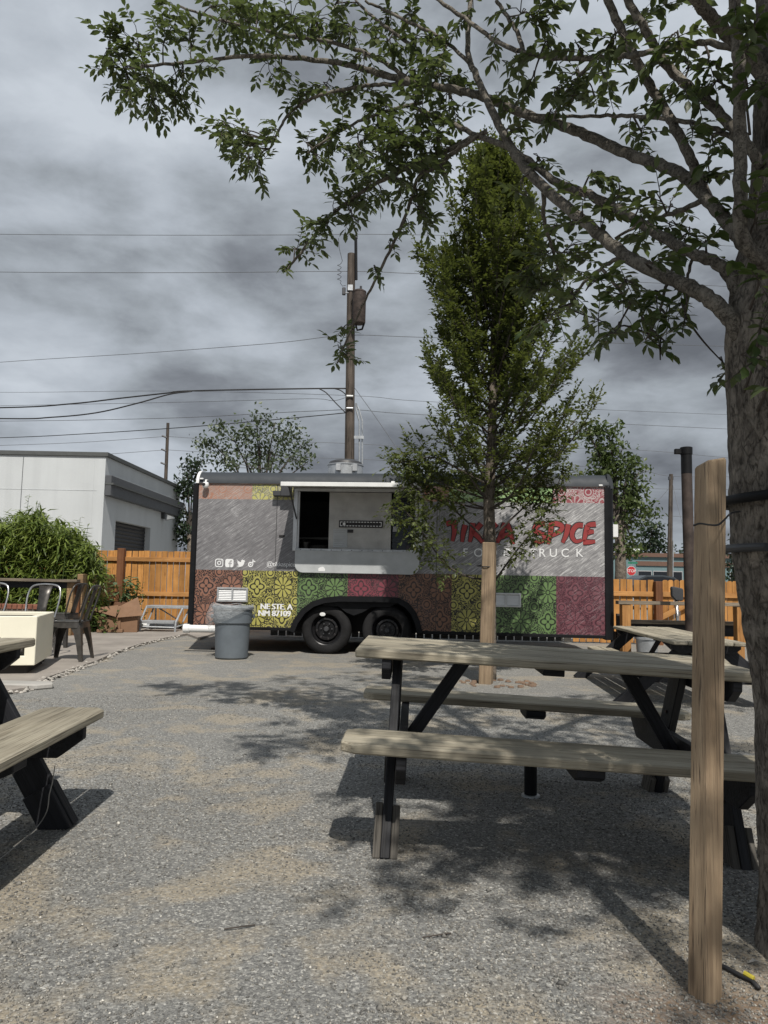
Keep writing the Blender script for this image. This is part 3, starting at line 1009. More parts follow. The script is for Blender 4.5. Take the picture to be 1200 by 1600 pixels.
# pane on the right and its contents
ru0 = pu1 + 0.005
obj('pane', MB().box(((ru0 + wu1) / 2, 0.05, (wz0 + wz1) / 2), (wu1 - ru0 - 0.03, 0.006, wz1 - wz0 - 0.03)), M_pane, WFR)
q = F(652, 800)
obj('window_jamb', MB().box((wu1 - 0.035, 0.03, (wz0 + wz1) / 2), (0.035, 0.05, wz1 - wz0 - 0.03)), M_silver, WFR, bevel=0.004)
obj('window_jamb', MB().box((wu0 + 0.02, 0.03, (wz0 + wz1) / 2), (0.03, 0.05, wz1 - wz0 - 0.03)), M_silver, WFR, bevel=0.004)
# stuff inside: counter, pans, red box, shelf
obj('inner_counter', MB().box(((wu0 + wu1) / 2, 0.32, wz0 - 0.01), (wu1 - wu0 + 0.4, 0.5, 0.04)), M_steel, T, bevel=0.004)
obj('inner_shelf', MB().box(((wu0 + wu1) / 2, DEPTH - 0.35, wz0 + 0.25), (wu1 - wu0 + 0.6, 0.4, 0.03)), M_steel, T)
iq = F(643, 851, 0.16)
tag(obj('red_carton', MB().box((0, 0, 0.035), (0.14, 0.1, 0.07)), M_red, bevel=0.004,
        loc=A + Vector((CP, SP, 0)) * iq[0] + NRM * 0.16 + Vector((0, 0, wz0 + 0.012))), 'small red carton on the sill behind the right window pane of the trailer', 'carton')
bpy.data.objects['red_carton'].rotation_euler.z = PSI
for (px, py, w_, h_, lab) in ((477, 848, 0.07, 0.12, 'dark round canister standing inside the open left half of the serving window'), (500, 851, 0.16, 0.06, 'low black pan on the counter inside the open serving window')):
    iq = F(px, py, 0.22)
    o = obj('canister' if h_ > 0.1 else 'pan', MB().lathe([(w_ * 0.8, 0), (w_, h_ * 0.8), (w_ * 0.55, h_), (0, h_)], 16), M_gun, auto=0.6,
            loc=A + Vector((CP, SP, 0)) * iq[0] + NRM * 0.24 + Vector((0, 0, wz0 + 0.012)))
    tag(o, lab, 'canister' if h_ > 0.1 else 'pan')
iq = F(617, 827, 0.07)
obj('paper_notice', MB().box((iq[0] + 0.01, 0.0425, iq[1]), (0.07, 0.003, 0.07)), M_print_grey, WFR)

# awning flap: hinged at the top of the window, propped out level
E0 = P(450, 754.5, 9.30); E1 = P(652, 757.5, 9.14)


def W2T(p):
    d = p - A
    return Vector((d.x * CP + d.y * SP, d.dot(NRM), d.z))


e0, e1 = W2T(E0), W2T(E1)
hz = wz1 + 0.055
dd = (e0.y + e1.y) / 2
au0, au1 = wu0 - 0.05, wu1 + 0.05
ez = (e0.z + e1.z) / 2 - 0.01
mb = MB()
mb.prism([(0.0, hz - 0.02), (0.0, hz + 0.02), (dd, ez + 0.02), (dd, ez - 0.02)], lambda a, b, d: (d, a, b), au0, au1)
AW = obj('awning_flap', mb, M_steel, T, bevel=0.004)
obj('awning_edge', MB().box(((au0 + au1) / 2, dd - 0.008, ez), (au1 - au0 + 0.02, 0.02, 0.055)), M_white, AW, bevel=0.004)
for uu in (au0 + 0.05, au1 - 0.05):
    obj('gas_strut', MB().tube([(uu, -0.02, hz - 0.45), (uu, dd * 0.75, hz + (ez - hz) * 0.75 - 0.02)], 0.011, 8), M_dgrey, AW)
obj('awning_lamp', MB().box((F(620, 750)[0], dd * 0.97, ez + 0.035), (0.05, 0.05, 0.03)), M_white, AW, bevel=0.005)
# counter flap folded down, with rounded lower corners
fu0, fu1 = F(462, 870)[0], F(655.5, 870)[0]
fz1, fz0 = F(560, 859)[1], F(560, 896.5)[1]
rc_ = 0.11
pl = [(fu0, fz1), (fu1, fz1)] + [(fu1 - rc_ + rc_ * math.cos(a), fz0 + rc_ - rc_ * math.sin(a)) for a in [k / 6 * math.pi / 2 for k in range(7)]] + [(fu0 + rc_ - rc_ * math.sin(a), fz0 + rc_ - rc_ * math.cos(a)) for a in [k / 6 * math.pi / 2 for k in range(7)]]
CF = obj('counter_flap', MB().prism(pl, TFN, -0.06, -0.028), M_flap, T, bevel=0.005)
obj('hinge_rail', MB().box(((fu0 + fu1) / 2, -0.066, fz1 - 0.012), (fu1 - fu0, 0.012, 0.03)), M_galv, CF)
mb = MB()
for k in range(12):
    mb.lathe([(0.007, 0), (0.005, 0.004), (0, 0.005)], 6, Matrix.Translation((fu0 + 0.08 + k * (fu1 - fu0 - 0.16) / 11, -0.072, fz1 - 0.012)) @ Matrix.Rotation(R(90), 4, 'X'))
obj('rivet', mb, M_dgrey, CF)
q = F(503.5, 890)
obj('tape_patch', MB().prism([(q[0] + a, q[1] + b) for a, b in ((-0.042, -0.022), (0.045, -0.022), (0.05, 0.008), (0.02, 0.038), (-0.02, 0.03), (-0.045, 0.012))], TFN, -0.0625, -0.0605), M_print_white, CF)

# boxes left of the window
q0, q1 = F(442.5, 760), F(456.5, 777)
LB = obj('speaker_box', MB().box(((q0[0] + q1[0]) / 2, -0.075, (q0[1] + q1[1]) / 2), (q1[0] - q0[0], 0.15, q0[1] - q1[1])), M_dgrey, T, bevel=0.008)
q0, q1 = F(429, 768), F(441.5, 776)
obj('junction_box', MB().box(((q0[0] + q1[0]) / 2, -0.055, (q0[1] + q1[1]) / 2), (q1[0] - q0[0], 0.11, q0[1] - q1[1])), M_dgrey, T, bevel=0.006)
# camera
q = F(324, 758.5)
CM = obj('security_camera', MB().lathe([(0.0, -0.05), (0.03, -0.045), (0.043, -0.02), (0.045, 0.01), (0.035, 0.035), (0.0, 0.045)], 18, Matrix.Translation((q[0], -0.075, q[1]))), M_white, T, smooth=True)
obj('lens', MB().lathe([(0.024, 0), (0.02, 0.008), (0, 0.01)], 16, Matrix.Translation((q[0] - 0.012, -0.115, q[1])) @ Matrix.Rotation(R(100), 4, 'X')), M_print_black, CM)
obj('camera_mount', MB().tube([(q[0], 0.0, q[1] + 0.07), (q[0], -0.07, q[1] + 0.065), (q[0], -0.075, q[1] + 0.035)], 0.012, 8), M_white, CM)
q = F(316, 749)
obj('cable_cover', MB().box((q[0], -0.025, q[1] + 0.005), (0.05, 0.03, 0.022)), M_white, T, bevel=0.006)
q = F(938, 752)
obj('marker_light', MB().box((q[0] + 0.0, -0.022, Z_TOP + 0.02), (0.05, 0.012, 0.022)), M_white, T, bevel=0.004)
q = F(440.5, 837.5)
obj('lock_plate', MB().box((q[0], -0.008, q[1]), (0.075, 0.016, 0.028)), M_print_black, T, bevel=0.004)


def louvre_vent(x0, y0, x1, y1):
    a, b_ = F(x0, y0), F(x1, y1)
    cu_, cz_ = (a[0] + b_[0]) / 2, (a[1] + b_[1]) / 2
    w_, h_ = b_[0] - a[0], a[1] - b_[1]
    mb = MB().plate([(cu_ - w_ / 2, cz_ - h_ / 2), (cu_ + w_ / 2, cz_ - h_ / 2), (cu_ + w_ / 2, cz_ + h_ / 2), (cu_ - w_ / 2, cz_ + h_ / 2)],
                    [[(cu_ - w_ / 2 + 0.025, cz_ - h_ / 2 + 0.025), (cu_ - 0.012, cz_ - h_ / 2 + 0.025), (cu_ - 0.012, cz_ + h_ / 2 - 0.025), (cu_ - w_ / 2 + 0.025, cz_ + h_ / 2 - 0.025)],
                     [(cu_ + 0.012, cz_ - h_ / 2 + 0.025), (cu_ + w_ / 2 - 0.025, cz_ - h_ / 2 + 0.025), (cu_ + w_ / 2 - 0.025, cz_ + h_ / 2 - 0.025), (cu_ + 0.012, cz_ + h_ / 2 - 0.025)]], TFN, -0.03, 0.0)
    vf = obj('louvre_vent', mb, M_silver, T, bevel=0.004)
    nsl = 6
    for sgn in (-1, 1):
        for k in range(nsl):
            zc = cz_ - h_ / 2 + 0.03 + (k + 0.5) * (h_ - 0.06) / nsl
            sm = MB().prism([(-0.022, -0.013), (-0.019, -0.013), (-0.005, 0.012), (-0.008, 0.012)], lambda p_, q_, d, zc=zc: (d, p_, zc + q_), cu_ + sgn * (w_ / 4 - 0.006) - (w_ / 4 - 0.02), cu_ + sgn * (w_ / 4 - 0.006) + (w_ / 4 - 0.02))
            obj('slat', sm, M_print_white, vf)


louvre_vent(340, 917.5, 387.5, 941)
louvre_vent(767, 926, 814, 949)

# roof exhaust fan
q = F(540, 724, 1.0)
rf = MB().lathe([(0.265, Z_ROOF - 0.06), (0.265, Z_ROOF + 0.225), (0.275, Z_ROOF + 0.23), (0.275, Z_ROOF + 0.245), (0.25, Z_ROOF + 0.25), (0.24, Z_ROOF + 0.275), (0.18, Z_ROOF + 0.295), (0.1, Z_ROOF + 0.305), (0.0, Z_ROOF + 0.31)], 28, Matrix.Translation((q[0], 1.0, 0)))
RF = obj('exhaust_fan', rf, M_galv, T, auto=0.5)
for dx in (-0.07, 0.17):
    y_ = 1.0 - math.sqrt(0.27 ** 2 - dx ** 2)
    obj('fan_bracket', MB().box((q[0] + dx, y_ - 0.02, Z_ROOF + 0.17), (0.075, 0.05, 0.10)), M_silver, RF, bevel=0.006)
obj('fan_lid', MB().lathe([(0.255, Z_ROOF + 0.252), (0.245, Z_ROOF + 0.285), (0.18, Z_ROOF + 0.315), (0.0, Z_ROOF + 0.325)], 24, Matrix.Translation((q[0], 1.0, 0))), M_dgrey, RF, auto=0.5)

# ---- lettering
PXM = 660.0 / LT      # px per metre on the wall


def strokes(name, px_strokes, w_px, mat, d0, d1, tap=True):
    mb = MB()
    for st in px_strokes:
        cc = catmull([F(x, y) for x, y in st], 4)
        n_ = len(cc)
        ws = [w_px / PXM * (0.80 + 0.35 * math.sin(1.3 + 2.3 * i / n_) * (1 if tap else 0.4)) for i in range(n_)]
        mb.ribbon([tuple(c) for c in cc], ws, TFN, d0, d1)
    return mb


T_ = [[(697, 819), (706, 816), (716, 817)], [(709, 818), (710, 830), (707, 846)]]
I_ = [[(727, 820), (724, 832), (722, 847)]]
K1 = [[(739, 817), (737, 832), (734, 847)], [(752, 818), (745, 826), (737, 833)], [(739, 832), (746, 838), (754, 848)]]
K2 = [[(763, 817), (760, 832), (757, 848)], [(776, 818), (768, 826), (760, 833)], [(762, 832), (769, 839), (777, 848)]]
A_ = [[(789, 817), (784, 832), (777, 848)], [(791, 817), (797, 830), (802, 850)], [(782, 839), (791, 836), (802, 835)]]
S_ = [[(852, 819), (843, 819), (836, 825), (838, 831), (848, 834), (851, 841), (844, 847), (833, 846)]]
P_ = [[(861, 819), (860, 834), (856, 850)], [(858, 820), (868, 818), (878, 822), (876, 829), (867, 835), (860, 837)]]
I2 = [[(888, 819), (885, 834), (879, 848)]]
C_ = [[(911, 821), (902, 821), (895, 829), (894, 839), (900, 846), (909, 844)]]
E_ = [[(931, 819), (921, 820), (917, 822)], [(918, 821), (915, 834), (912, 846)], [(917, 832), (923, 831), (928, 831)], [(911, 847), (921, 847), (930, 846)]]
allst = T_ + I_ + K1 + K2 + A_ + S_ + P_ + I2 + C_ + E_
for st_ in (T_, I_, K1, K2, A_, S_, P_, I2, C_, E_):
    lt_ = obj('letter', strokes('letter', st_, 6.6, M_print_red, -0.005, -0.003), M_print_red, T)
    obj('letter_outline', strokes('letter_outline', st_, 9.2, M_print_black, -0.0025, -0.0005), M_print_black, lt_)
for (ch, px) in (('F', 727), ('O', 747.5), ('O', 770), ('D', 792.5), ('T', 833), ('R', 847), ('U', 864.5), ('C', 883), ('K', 905.5)):
    q = F(px, 869.5 + (px - 727) * 0.004)
    s_ = 0.158
    obj('letter', text_mb(ch, s_, lambda a, b, d, q=q: (q[0] + a, d, q[1] + b), -0.003, align='CENTER'), M_print_white, T)


def face_text(body, px, py, size, spacing=1.0, mat=M_print_white, name='lettering', shear=0.0, d=-0.003, par=None):
    q = F(px, py)
    return obj(name, text_mb(body, size, lambda a, b, d_: (q[0] + a, d_, q[1] + b), d, spacing, shear=shear), mat, par or T)


for ofs in (0.0, 0.4, 0.8, 1.2):
    face_text('NE STE. A', 406 + ofs, 951.5, 0.108, 0.96, d=-0.003 - 0.0004 * ofs)
    face_text('NM 87109', 402.5 + ofs, 962.0, 0.108, 0.96, d=-0.003 - 0.0004 * ofs)
face_text('@tikkaspiceabq', 416.5, 884.5, 0.088, 0.92)

# social media icons


def rrect(cu_, cz_, w_, r_, n=5):
    out = []
    for (sx_, sz_, a0) in ((1, 1, 0), (-1, 1, 90), (-1, -1, 180), (1, -1, 270)):
        for k in range(n + 1):
            a = R(a0 + 90 * k / n)
            out.append((cu_ + sx_ * (w_ / 2 - r_) + r_ * math.cos(a), cz_ + sz_ * (w_ / 2 - r_) + r_ * math.sin(a)))
    return out


def circ(cu_, cz_, r_, n=16):
    return [(cu_ + r_ * math.cos(2 * math.pi * k / n), cz_ + r_ * math.sin(2 * math.pi * k / n)) for k in range(n)]


q = F(342.5, 879.5)
IC = 0.115
mb = MB().plate(rrect(q[0], q[1], IC, 0.03), [rrect(q[0], q[1], IC * 0.80, 0.022)], TFN, -0.003, -0.001)
mb.plate(circ(q[0], q[1], 0.029), [circ(q[0], q[1], 0.017)], TFN, -0.003, -0.001)
mb.prism(circ(q[0] + 0.028, q[1] + 0.028, 0.007, 8), TFN, -0.003, -0.001)
obj('camera_icon', mb, M_print_white, T)
q = F(358.5, 879.8)
fo = [(0.052, -0.5), (0.052, -0.08), (0.22, -0.08), (0.245, 0.10), (0.052, 0.10), (0.052, 0.2), (0.11, 0.27), (0.25, 0.27), (0.25, 0.44), (0.04, 0.44), (-0.13, 0.24), (-0.13, 0.10), (-0.27, 0.10), (-0.27, -0.08), (-0.13, -0.08), (-0.13, -0.5)]
obj('letter_icon', MB().plate(rrect(q[0], q[1], IC, 0.026), [], TFN, -0.003, -0.001), M_print_white, T)
obj('letter_f', MB().plate([(q[0] + 0.012 + a * 0.092, q[1] - 0.006 + b_ * 0.1) for a, b_ in fo], [], TFN, -0.0048, -0.0035), M_print_grey, T)
q = F(376.5, 880)
bd = [(-0.5, -0.33), (-0.22, -0.27), (-0.36, -0.14), (-0.27, -0.13), (-0.44, 0.03), (-0.35, 0.02), (-0.48, 0.17), (-0.38, 0.14), (-0.47, 0.37), (-0.25, 0.2), (0.0, 0.12), (0.03, 0.32), (0.17, 0.42), (0.31, 0.36), (0.48, 0.40), (0.39, 0.28), (0.52, 0.24), (0.41, 0.15), (0.36, -0.12), (0.2, -0.33), (-0.06, -0.43), (-0.3, -0.41)]
obj('bird_icon', MB().plate([(q[0] + a * 0.118, q[1] + b_ * 0.118) for a, b_ in bd], [], TFN, -0.003, -0.001), M_print_white, T)
q = F(393, 880.5)
mb = MB().plate(circ(q[0] - 0.012, q[1] - 0.014, 0.036), [circ(q[0] - 0.012, q[1] - 0.014, 0.021)], TFN, -0.003, -0.001)
mb.prism(circ(q[0] - 0.012, q[1] - 0.014, 0.011, 10), TFN, -0.003, -0.001)
mb.ribbon([(q[0] + 0.018, q[1] - 0.012), (q[0] + 0.018, q[1] + 0.058)], 0.015, TFN, -0.003, -0.001)
mb.ribbon([tuple(c) for c in catmull([(q[0] + 0.016, q[1] + 0.056), (q[0] + 0.03, q[1] + 0.034), (q[0] + 0.052, q[1] + 0.026)], 4)], 0.015, TFN, -0.003, -0.001)
obj('note_icon', mb, M_print_white, T)
q = F(962, 829)
obj('side_box', MB().box((LT + 0.035, 0.12, q[1]), (0.07, 0.12, 0.17)), M_white, T, bevel=0.006)

# ================================================================== FENCES
def plank_fence(name, label, cat, p0, p1, ztop, zbot, pw, gap, mat, rails=(), front=True, dog=False, jitter=0.006, thick=0.018, rail_mat=None, rail_h=0.085):
    p0, p1 = Vector(p0), Vector(p1)
    L = (p1 - p0).length
    rz = math.atan2(p1.y - p0.y, p1.x - p0.x)
    t = thing(name, label, cat, (p0.x, p0.y, 0), rz)
    n_ = int(L / (pw + gap))
    pw2 = L / n_ - gap
    meshes = []
    for k in range(4):
        w_, zt = pw2 * (1 - 0.02 * k), ztop - zbot
        c_ = 0.022 if dog else 0.0
        pl = [(-w_ / 2, 0), (w_ / 2, 0), (w_ / 2, zt - c_), (w_ / 2 - c_, zt), (-w_ / 2 + c_, zt), (-w_ / 2, zt - c_)] if dog else [(-w_ / 2, 0), (w_ / 2, 0), (w_ / 2, zt), (-w_ / 2, zt)]
        meshes.append(MB().prism(pl, lambda a, b, d: (a, d, b), -thick / 2, thick / 2).mesh('plank', 0.002))
        meshes[-1].materials.append(mat)
    for i in range(n_):
        o = obj('plank', random.choice(meshes), mat, t)
        o.location = ((i + 0.5) * L / n_, random.uniform(-0.004, 0.004), zbot + random.uniform(-jitter, jitter))
        o.rotation_euler = (random.gauss(0, 0.004), random.gauss(0, 0.003), random.gauss(0, 0.012))
    sgn = -1 if front else 1
    for zr in rails:
        beam('rail', (0, sgn * (thick / 2 + 0.024), zr), (L, sgn * (thick / 2 + 0.024), zr), 0.04, rail_h, rail_mat or M_fence_rail, t)
    return t


zt = P(230, 861, 14.5).z
zr1, zr2 = P(230, 874, 14.5).z, P(250, 928, 14.5).z
plank_fence('wood_fence', 'tall golden cedar plank fence with rails between the brown post and the trailer', 'fence', (P(196, 900, 14.5).x, 14.5, 0), (-2.0, 14.45, 0), zt, 0.03, 0.105, 0.008, M_fence, (zr1, zr2))
plank_fence('wood_fence', 'tall golden cedar plank fence left of the brown post behind the bamboo', 'fence', (-9.6, 14.6, 0), (P(183, 900, 14.5).x, 14.55, 0), zt, 0.03, 0.105, 0.008, M_fence, (zr1, zr2))
px0 = P(189, 880, 14.4)
beam('fence_post', (px0.x, 14.4, -0.02), (px0.x, 14.4, zt + 0.04), 0.13, 0.11, M_post_brown, None, up=(0, -1, 0), bevel=0.006)
tag(bpy.data.objects['fence_post'], 'dark red-brown square fence post between the two golden fence runs', 'post')

# fence behind the trailer and to its right
zf = P(1000, 906, 12.8).z
zfr = [P(1000, 928, 12.8).z, P(1000, 975, 12.8).z]
plank_fence('shade_toned_fence', 'plank fence toned dark for trailer shade, with light gaps glimpsed beneath the trailer', 'fence', (-1.95, 13.0, 0), (P(893, 906, 12.85).x, 12.86, 0), zf, 0.02, 0.125, 0.016, M_wood_bare, zfr)  # darker planks than the cedar runs: trailer shade put into the wood colour
plank_fence('wood_fence', 'low golden cedar fence just right of the trailer and under its right end', 'fence', (P(894, 906, 12.85).x, 12.85, 0), (P(1021, 906, 12.8).x, 12.8, 0), zf, 0.02, 0.098, 0.014, M_fence, zfr)
gx0 = P(1034, 906, 12.95).x
plank_fence('wood_gate', 'dog-eared cedar gate right of the gate post with a diagonal brace', 'gate', (gx0, 12.95, 0), (P(1152, 906, 12.95).x, 12.93, 0), zf + 0.01, 0.05, 0.088, 0.008, M_fence, (zfr[0],), dog=True, jitter=0.004)
gt = bpy.data.objects['wood_gate']
beam('brace', (-0.1, -0.08, P(1012, 967, 12.9).z), (0.62, -0.08, P(1036, 948, 12.9).z + 0.16), 0.04, 0.09, M_fence_rail, gt)
obj('latch', MB().box((-0.16, -0.09, P(1012, 964, 12.9).z), (0.14, 0.05, 0.12)), M_galv, gt, bevel=0.01)
beam('fence_post', (P(1028, 906, 12.72).x, 12.72, -0.02), (P(1028, 906, 12.72).x, 12.72, zf - 0.02), 0.12, 0.12, M_post_brown, None, up=(0, -1, 0), bevel=0.006)
tag(bpy.data.objects['fence_post.001'], 'brown square gate post right of the trailer between fence and gate', 'post')
plank_fence('wood_fence', 'cedar fence beyond the gate, mostly behind the thick tree trunk', 'fence', (P(1156, 906, 12.95).x, 12.95, 0), (11.5, 12.9, 0), zf - 0.15, 0.03, 0.098, 0.01, M_fence, (zfr[0] - 0.1,))

# old short fence returning toward the camera at the left
q0 = G(126, 992); q0 = Vector((P(126, 940, 12.15).x, 12.15, 0))
q1 = Vector((P(178, 940, 14.3).x, 14.3, 0))
zo = P(126, 897, 12.15).z
OF = plank_fence('low_fence', 'weathered brown low plank fence returning from the tall fence toward the chairs', 'fence', q0, q1, zo, 0.03, 0.105, 0.004, M_fence_old, (0.3, zo - 0.25), front=False, rail_mat=M_fence_old)
beam('end_post', (-0.05, 0.0, 0.0), (-0.05, 0.0, zo), 0.09, 0.09, M_fence_old, OF, up=(0, -1, 0))

# left railing in front of the bamboo
RL = thing('wood_railing', 'dark weathered wooden railing with flat top board in front of the bamboo', 'railing', (0, 0, 0))
za = P(60, 906.5, 11.9).z
xa, xb = P(-120, 905, 11.9).x, P(123, 905, 11.9).x
beam('top_rail', (xa, 11.9, za), (xb, 11.9, za), 0.15, 0.045, M_rail_grey, RL)
beam('under_rail', (xa, 11.93, za - 0.075), (xb - 0.1, 11.93, za - 0.075), 0.04, 0.10, M_wood_black, RL)
for px in (109, -60):
    xx_ = P(px, 940, 11.93).x
    beam('post', (xx_, 11.95, 0), (xx_, 11.95, za - 0.024), 0.10, 0.09, M_fence_old, RL, up=(0, -1, 0))
beam('post', (P(120, 940, 12.0).x, 12.02, 0), (P(120, 940, 12.0).x, 12.02, za - 0.024), 0.08, 0.06, M_post_brown, RL, up=(0, -1, 0))

# brick planter under the railing
BX0, BX1, BY = P(-120, 950, 11.1).x, P(54, 950, 11.1).x, 11.1
bt = P(30, 944.5, 11.1).z
BW = thing('brick_planter', 'low red brick wall with brick coping in front of the bamboo', 'brick wall', (BX0, BY, 0))
obj('core', MB().box(((BX1 - BX0) / 2, 0.12, (bt - 0.02) / 2), (BX1 - BX0 - 0.03, 0.19, bt - 0.06)), M_mortar, BW)
bm_ = MB().box((0, 0, 0), (0.205, 0.1, 0.062)).mesh('brick', 0.006); bm_.materials.append(M_brickm)
bm2 = MB().box((0, 0, 0), (0.068, 0.23, 0.07)).mesh('brick', 0.006); bm2.materials.append(M_brickm)
nc = int((bt - 0.07) / 0.075)
for c_ in range(nc):
    off = 0.1 if c_ % 2 else 0.0
    k = 0
    while k * 0.217 + off + 0.1 < BX1 - BX0:
        o = obj('brick', bm_, None, BW, loc=(k * 0.217 + off, 0.055 + random.uniform(-0.003, 0.003), 0.035 + c_ * 0.075))
        k += 1
k = 0
while k * 0.078 < BX1 - BX0:
    obj('brick', bm2, None, BW, loc=(k * 0.078 + 0.03, 0.12, bt - 0.035 + random.uniform(-0.003, 0.003)))
    k += 1

# right railing
RR = thing('wood_railing', 'grey wooden railing on golden square posts behind the far picnic table', 'railing', (0, 0, 0))
yr = 9.6
zr = P(1060, 943, yr).z
beam('top_rail', (P(964, 942, yr).x, yr, zr), (P(1230, 946, yr).x, yr, zr), 0.13, 0.045, M_rail_grey, RR)
for px in (977, 1154):
    xx_ = P(px, 960, yr).x
    beam('post', (xx_, yr, 0), (xx_, yr, zr - 0.024), 0.11 if px < 1000 else 0.09, 0.11, M_fence_rail, RR, up=(0, -1, 0))
zk = P(1030, 972, yr + 0.25).z
beam('cross_beam', (P(984, 970, yr + .25).x, yr + 0.25, zk), (P(1150, 974, yr + .25).x, yr + 0.25, zk), 0.10, 0.05, M_rail_grey, RR)
beam('skirt_board', (P(984, 970, yr + .25).x, yr + 0.28, zk - 0.1), (P(1150, 974, yr + .25).x, yr + 0.28, zk - 0.1), 0.03, 0.15, M_wood_black, RR)
beam('post', (P(966, 960, yr + .25).x, yr + 0.25, 0), (P(966, 960, yr + .25).x, yr + 0.25, zk + 0.1), 0.05, 0.05, M_rust, RR, up=(0, -1, 0))

# black padded stool head on a chrome stem
sx0 = P(1057, 930, 9.9).x
ST = thing('padded_stool', 'black padded seat back on a thin chrome stem behind the right railing', 'stool', (sx0, 9.9, 0))
zs = [P(1057, y, 9.9).z for y in (918, 939, 980)]
mb = MB().prism([(-0.075, zs[0]), (-0.06, zs[0] + 0.015), (0.07, zs[0] - 0.01), (0.085, zs[0] - 0.03), (0.08, zs[1] + 0.01), (0.06, zs[1]), (-0.02, zs[1] + 0.005), (-0.07, zs[1] + 0.06)], lambda a, b, d: (a, d, b), -0.035, 0.035)
obj('seat_back', mb, M_dgrey, ST, bevel=0.012)
obj('stem', MB().tube([(0.0, 0.0, zs[1] + 0.02), (0.01, 0.0, zs[2]), (0.01, 0.0, 0.05)], 0.022, 10), M_chrome, ST, smooth=True)
obj('clamp', MB().lathe([(0.035, 0), (0.035, 0.08), (0, 0.085)], 12, Matrix.Translation((0.01, 0, zs[2] - 0.06))), M_black, ST)
obj('foot_plate', MB().lathe([(0.2, 0), (0.19, 0.03), (0.03, 0.06), (0, 0.06)], 20, Matrix.Translation((0.01, 0, 0))), M_black, ST, auto=0.6)

# steel shade post with a bolted cap
yp = 9.0
xp = P(1074, 800, yp).x
zt_ = P(1076, 699, yp).z
SP2 = thing('steel_post', 'tall dark rusty steel post with black clamped cap behind the wooden post', 'post', (xp, yp, 0))
obj('pole', MB().tube([(0.02, 0, 0), (0.0, 0, zt_ - 0.33)], 0.064, 18), M_rust, SP2, auto=0.6)
obj('collar', MB().tube([(0.0, 0, zt_ - 0.33), (0.0, 0, zt_ - 0.09)], 0.0655, 18), M_black, SP2, auto=0.6)
obj('cap', MB().lathe([(0.072, zt_ - 0.09), (0.074, zt_ - 0.005), (0.066, zt_), (0, zt_)], 18), M_black, SP2, auto=0.6)
obj('clamp_lug', MB().box((-0.105, 0, zt_ - 0.055), (0.08, 0.05, 0.065)), M_black, SP2, bevel=0.006)

# grey bucket under the far table
q = Vector((P(1011, 1010, 9.3).x, 9.3, 0))
zz0, zz1 = 0.0, P(1011, 995, 9.3).z
tag(obj('bucket', MB().lathe([(0.115, 0.0), (0.135, zz1 - 0.03), (0.15, zz1 - 0.028), (0.15, zz1), (0.125, zz1), (0.105, 0.02), (0, 0.02)], 22), M_galv, loc=(q.x, q.y, 0), auto=0.6), 'mottled grey metal bucket behind the far picnic table by the railing', 'bucket')


# ================================================================== PICNIC TABLES
def plank_mesh(L, w, t, ch0, ch1):
    """ch0: corner cut on the -y edge, ch1: on the +y edge"""
    pl = [(-L / 2 + ch0, -w / 2), (L / 2 - ch0, -w / 2)]
    if ch0:
        pl.append((L / 2, -w / 2 + ch0 * 0.8))
    if ch1:
        pl += [(L / 2, w / 2 - ch1 * 0.8)]
    pl += [(L / 2 - ch1, w / 2), (-L / 2 + ch1, w / 2)]
    if ch1:
        pl.append((-L / 2, w / 2 - ch1 * 0.8))
    if ch0:
        pl.append((-L / 2, -w / 2 + ch0 * 0.8))
    return MB().prism(pl, lambda a, b, d: (a, b, d), -t / 2, t / 2)


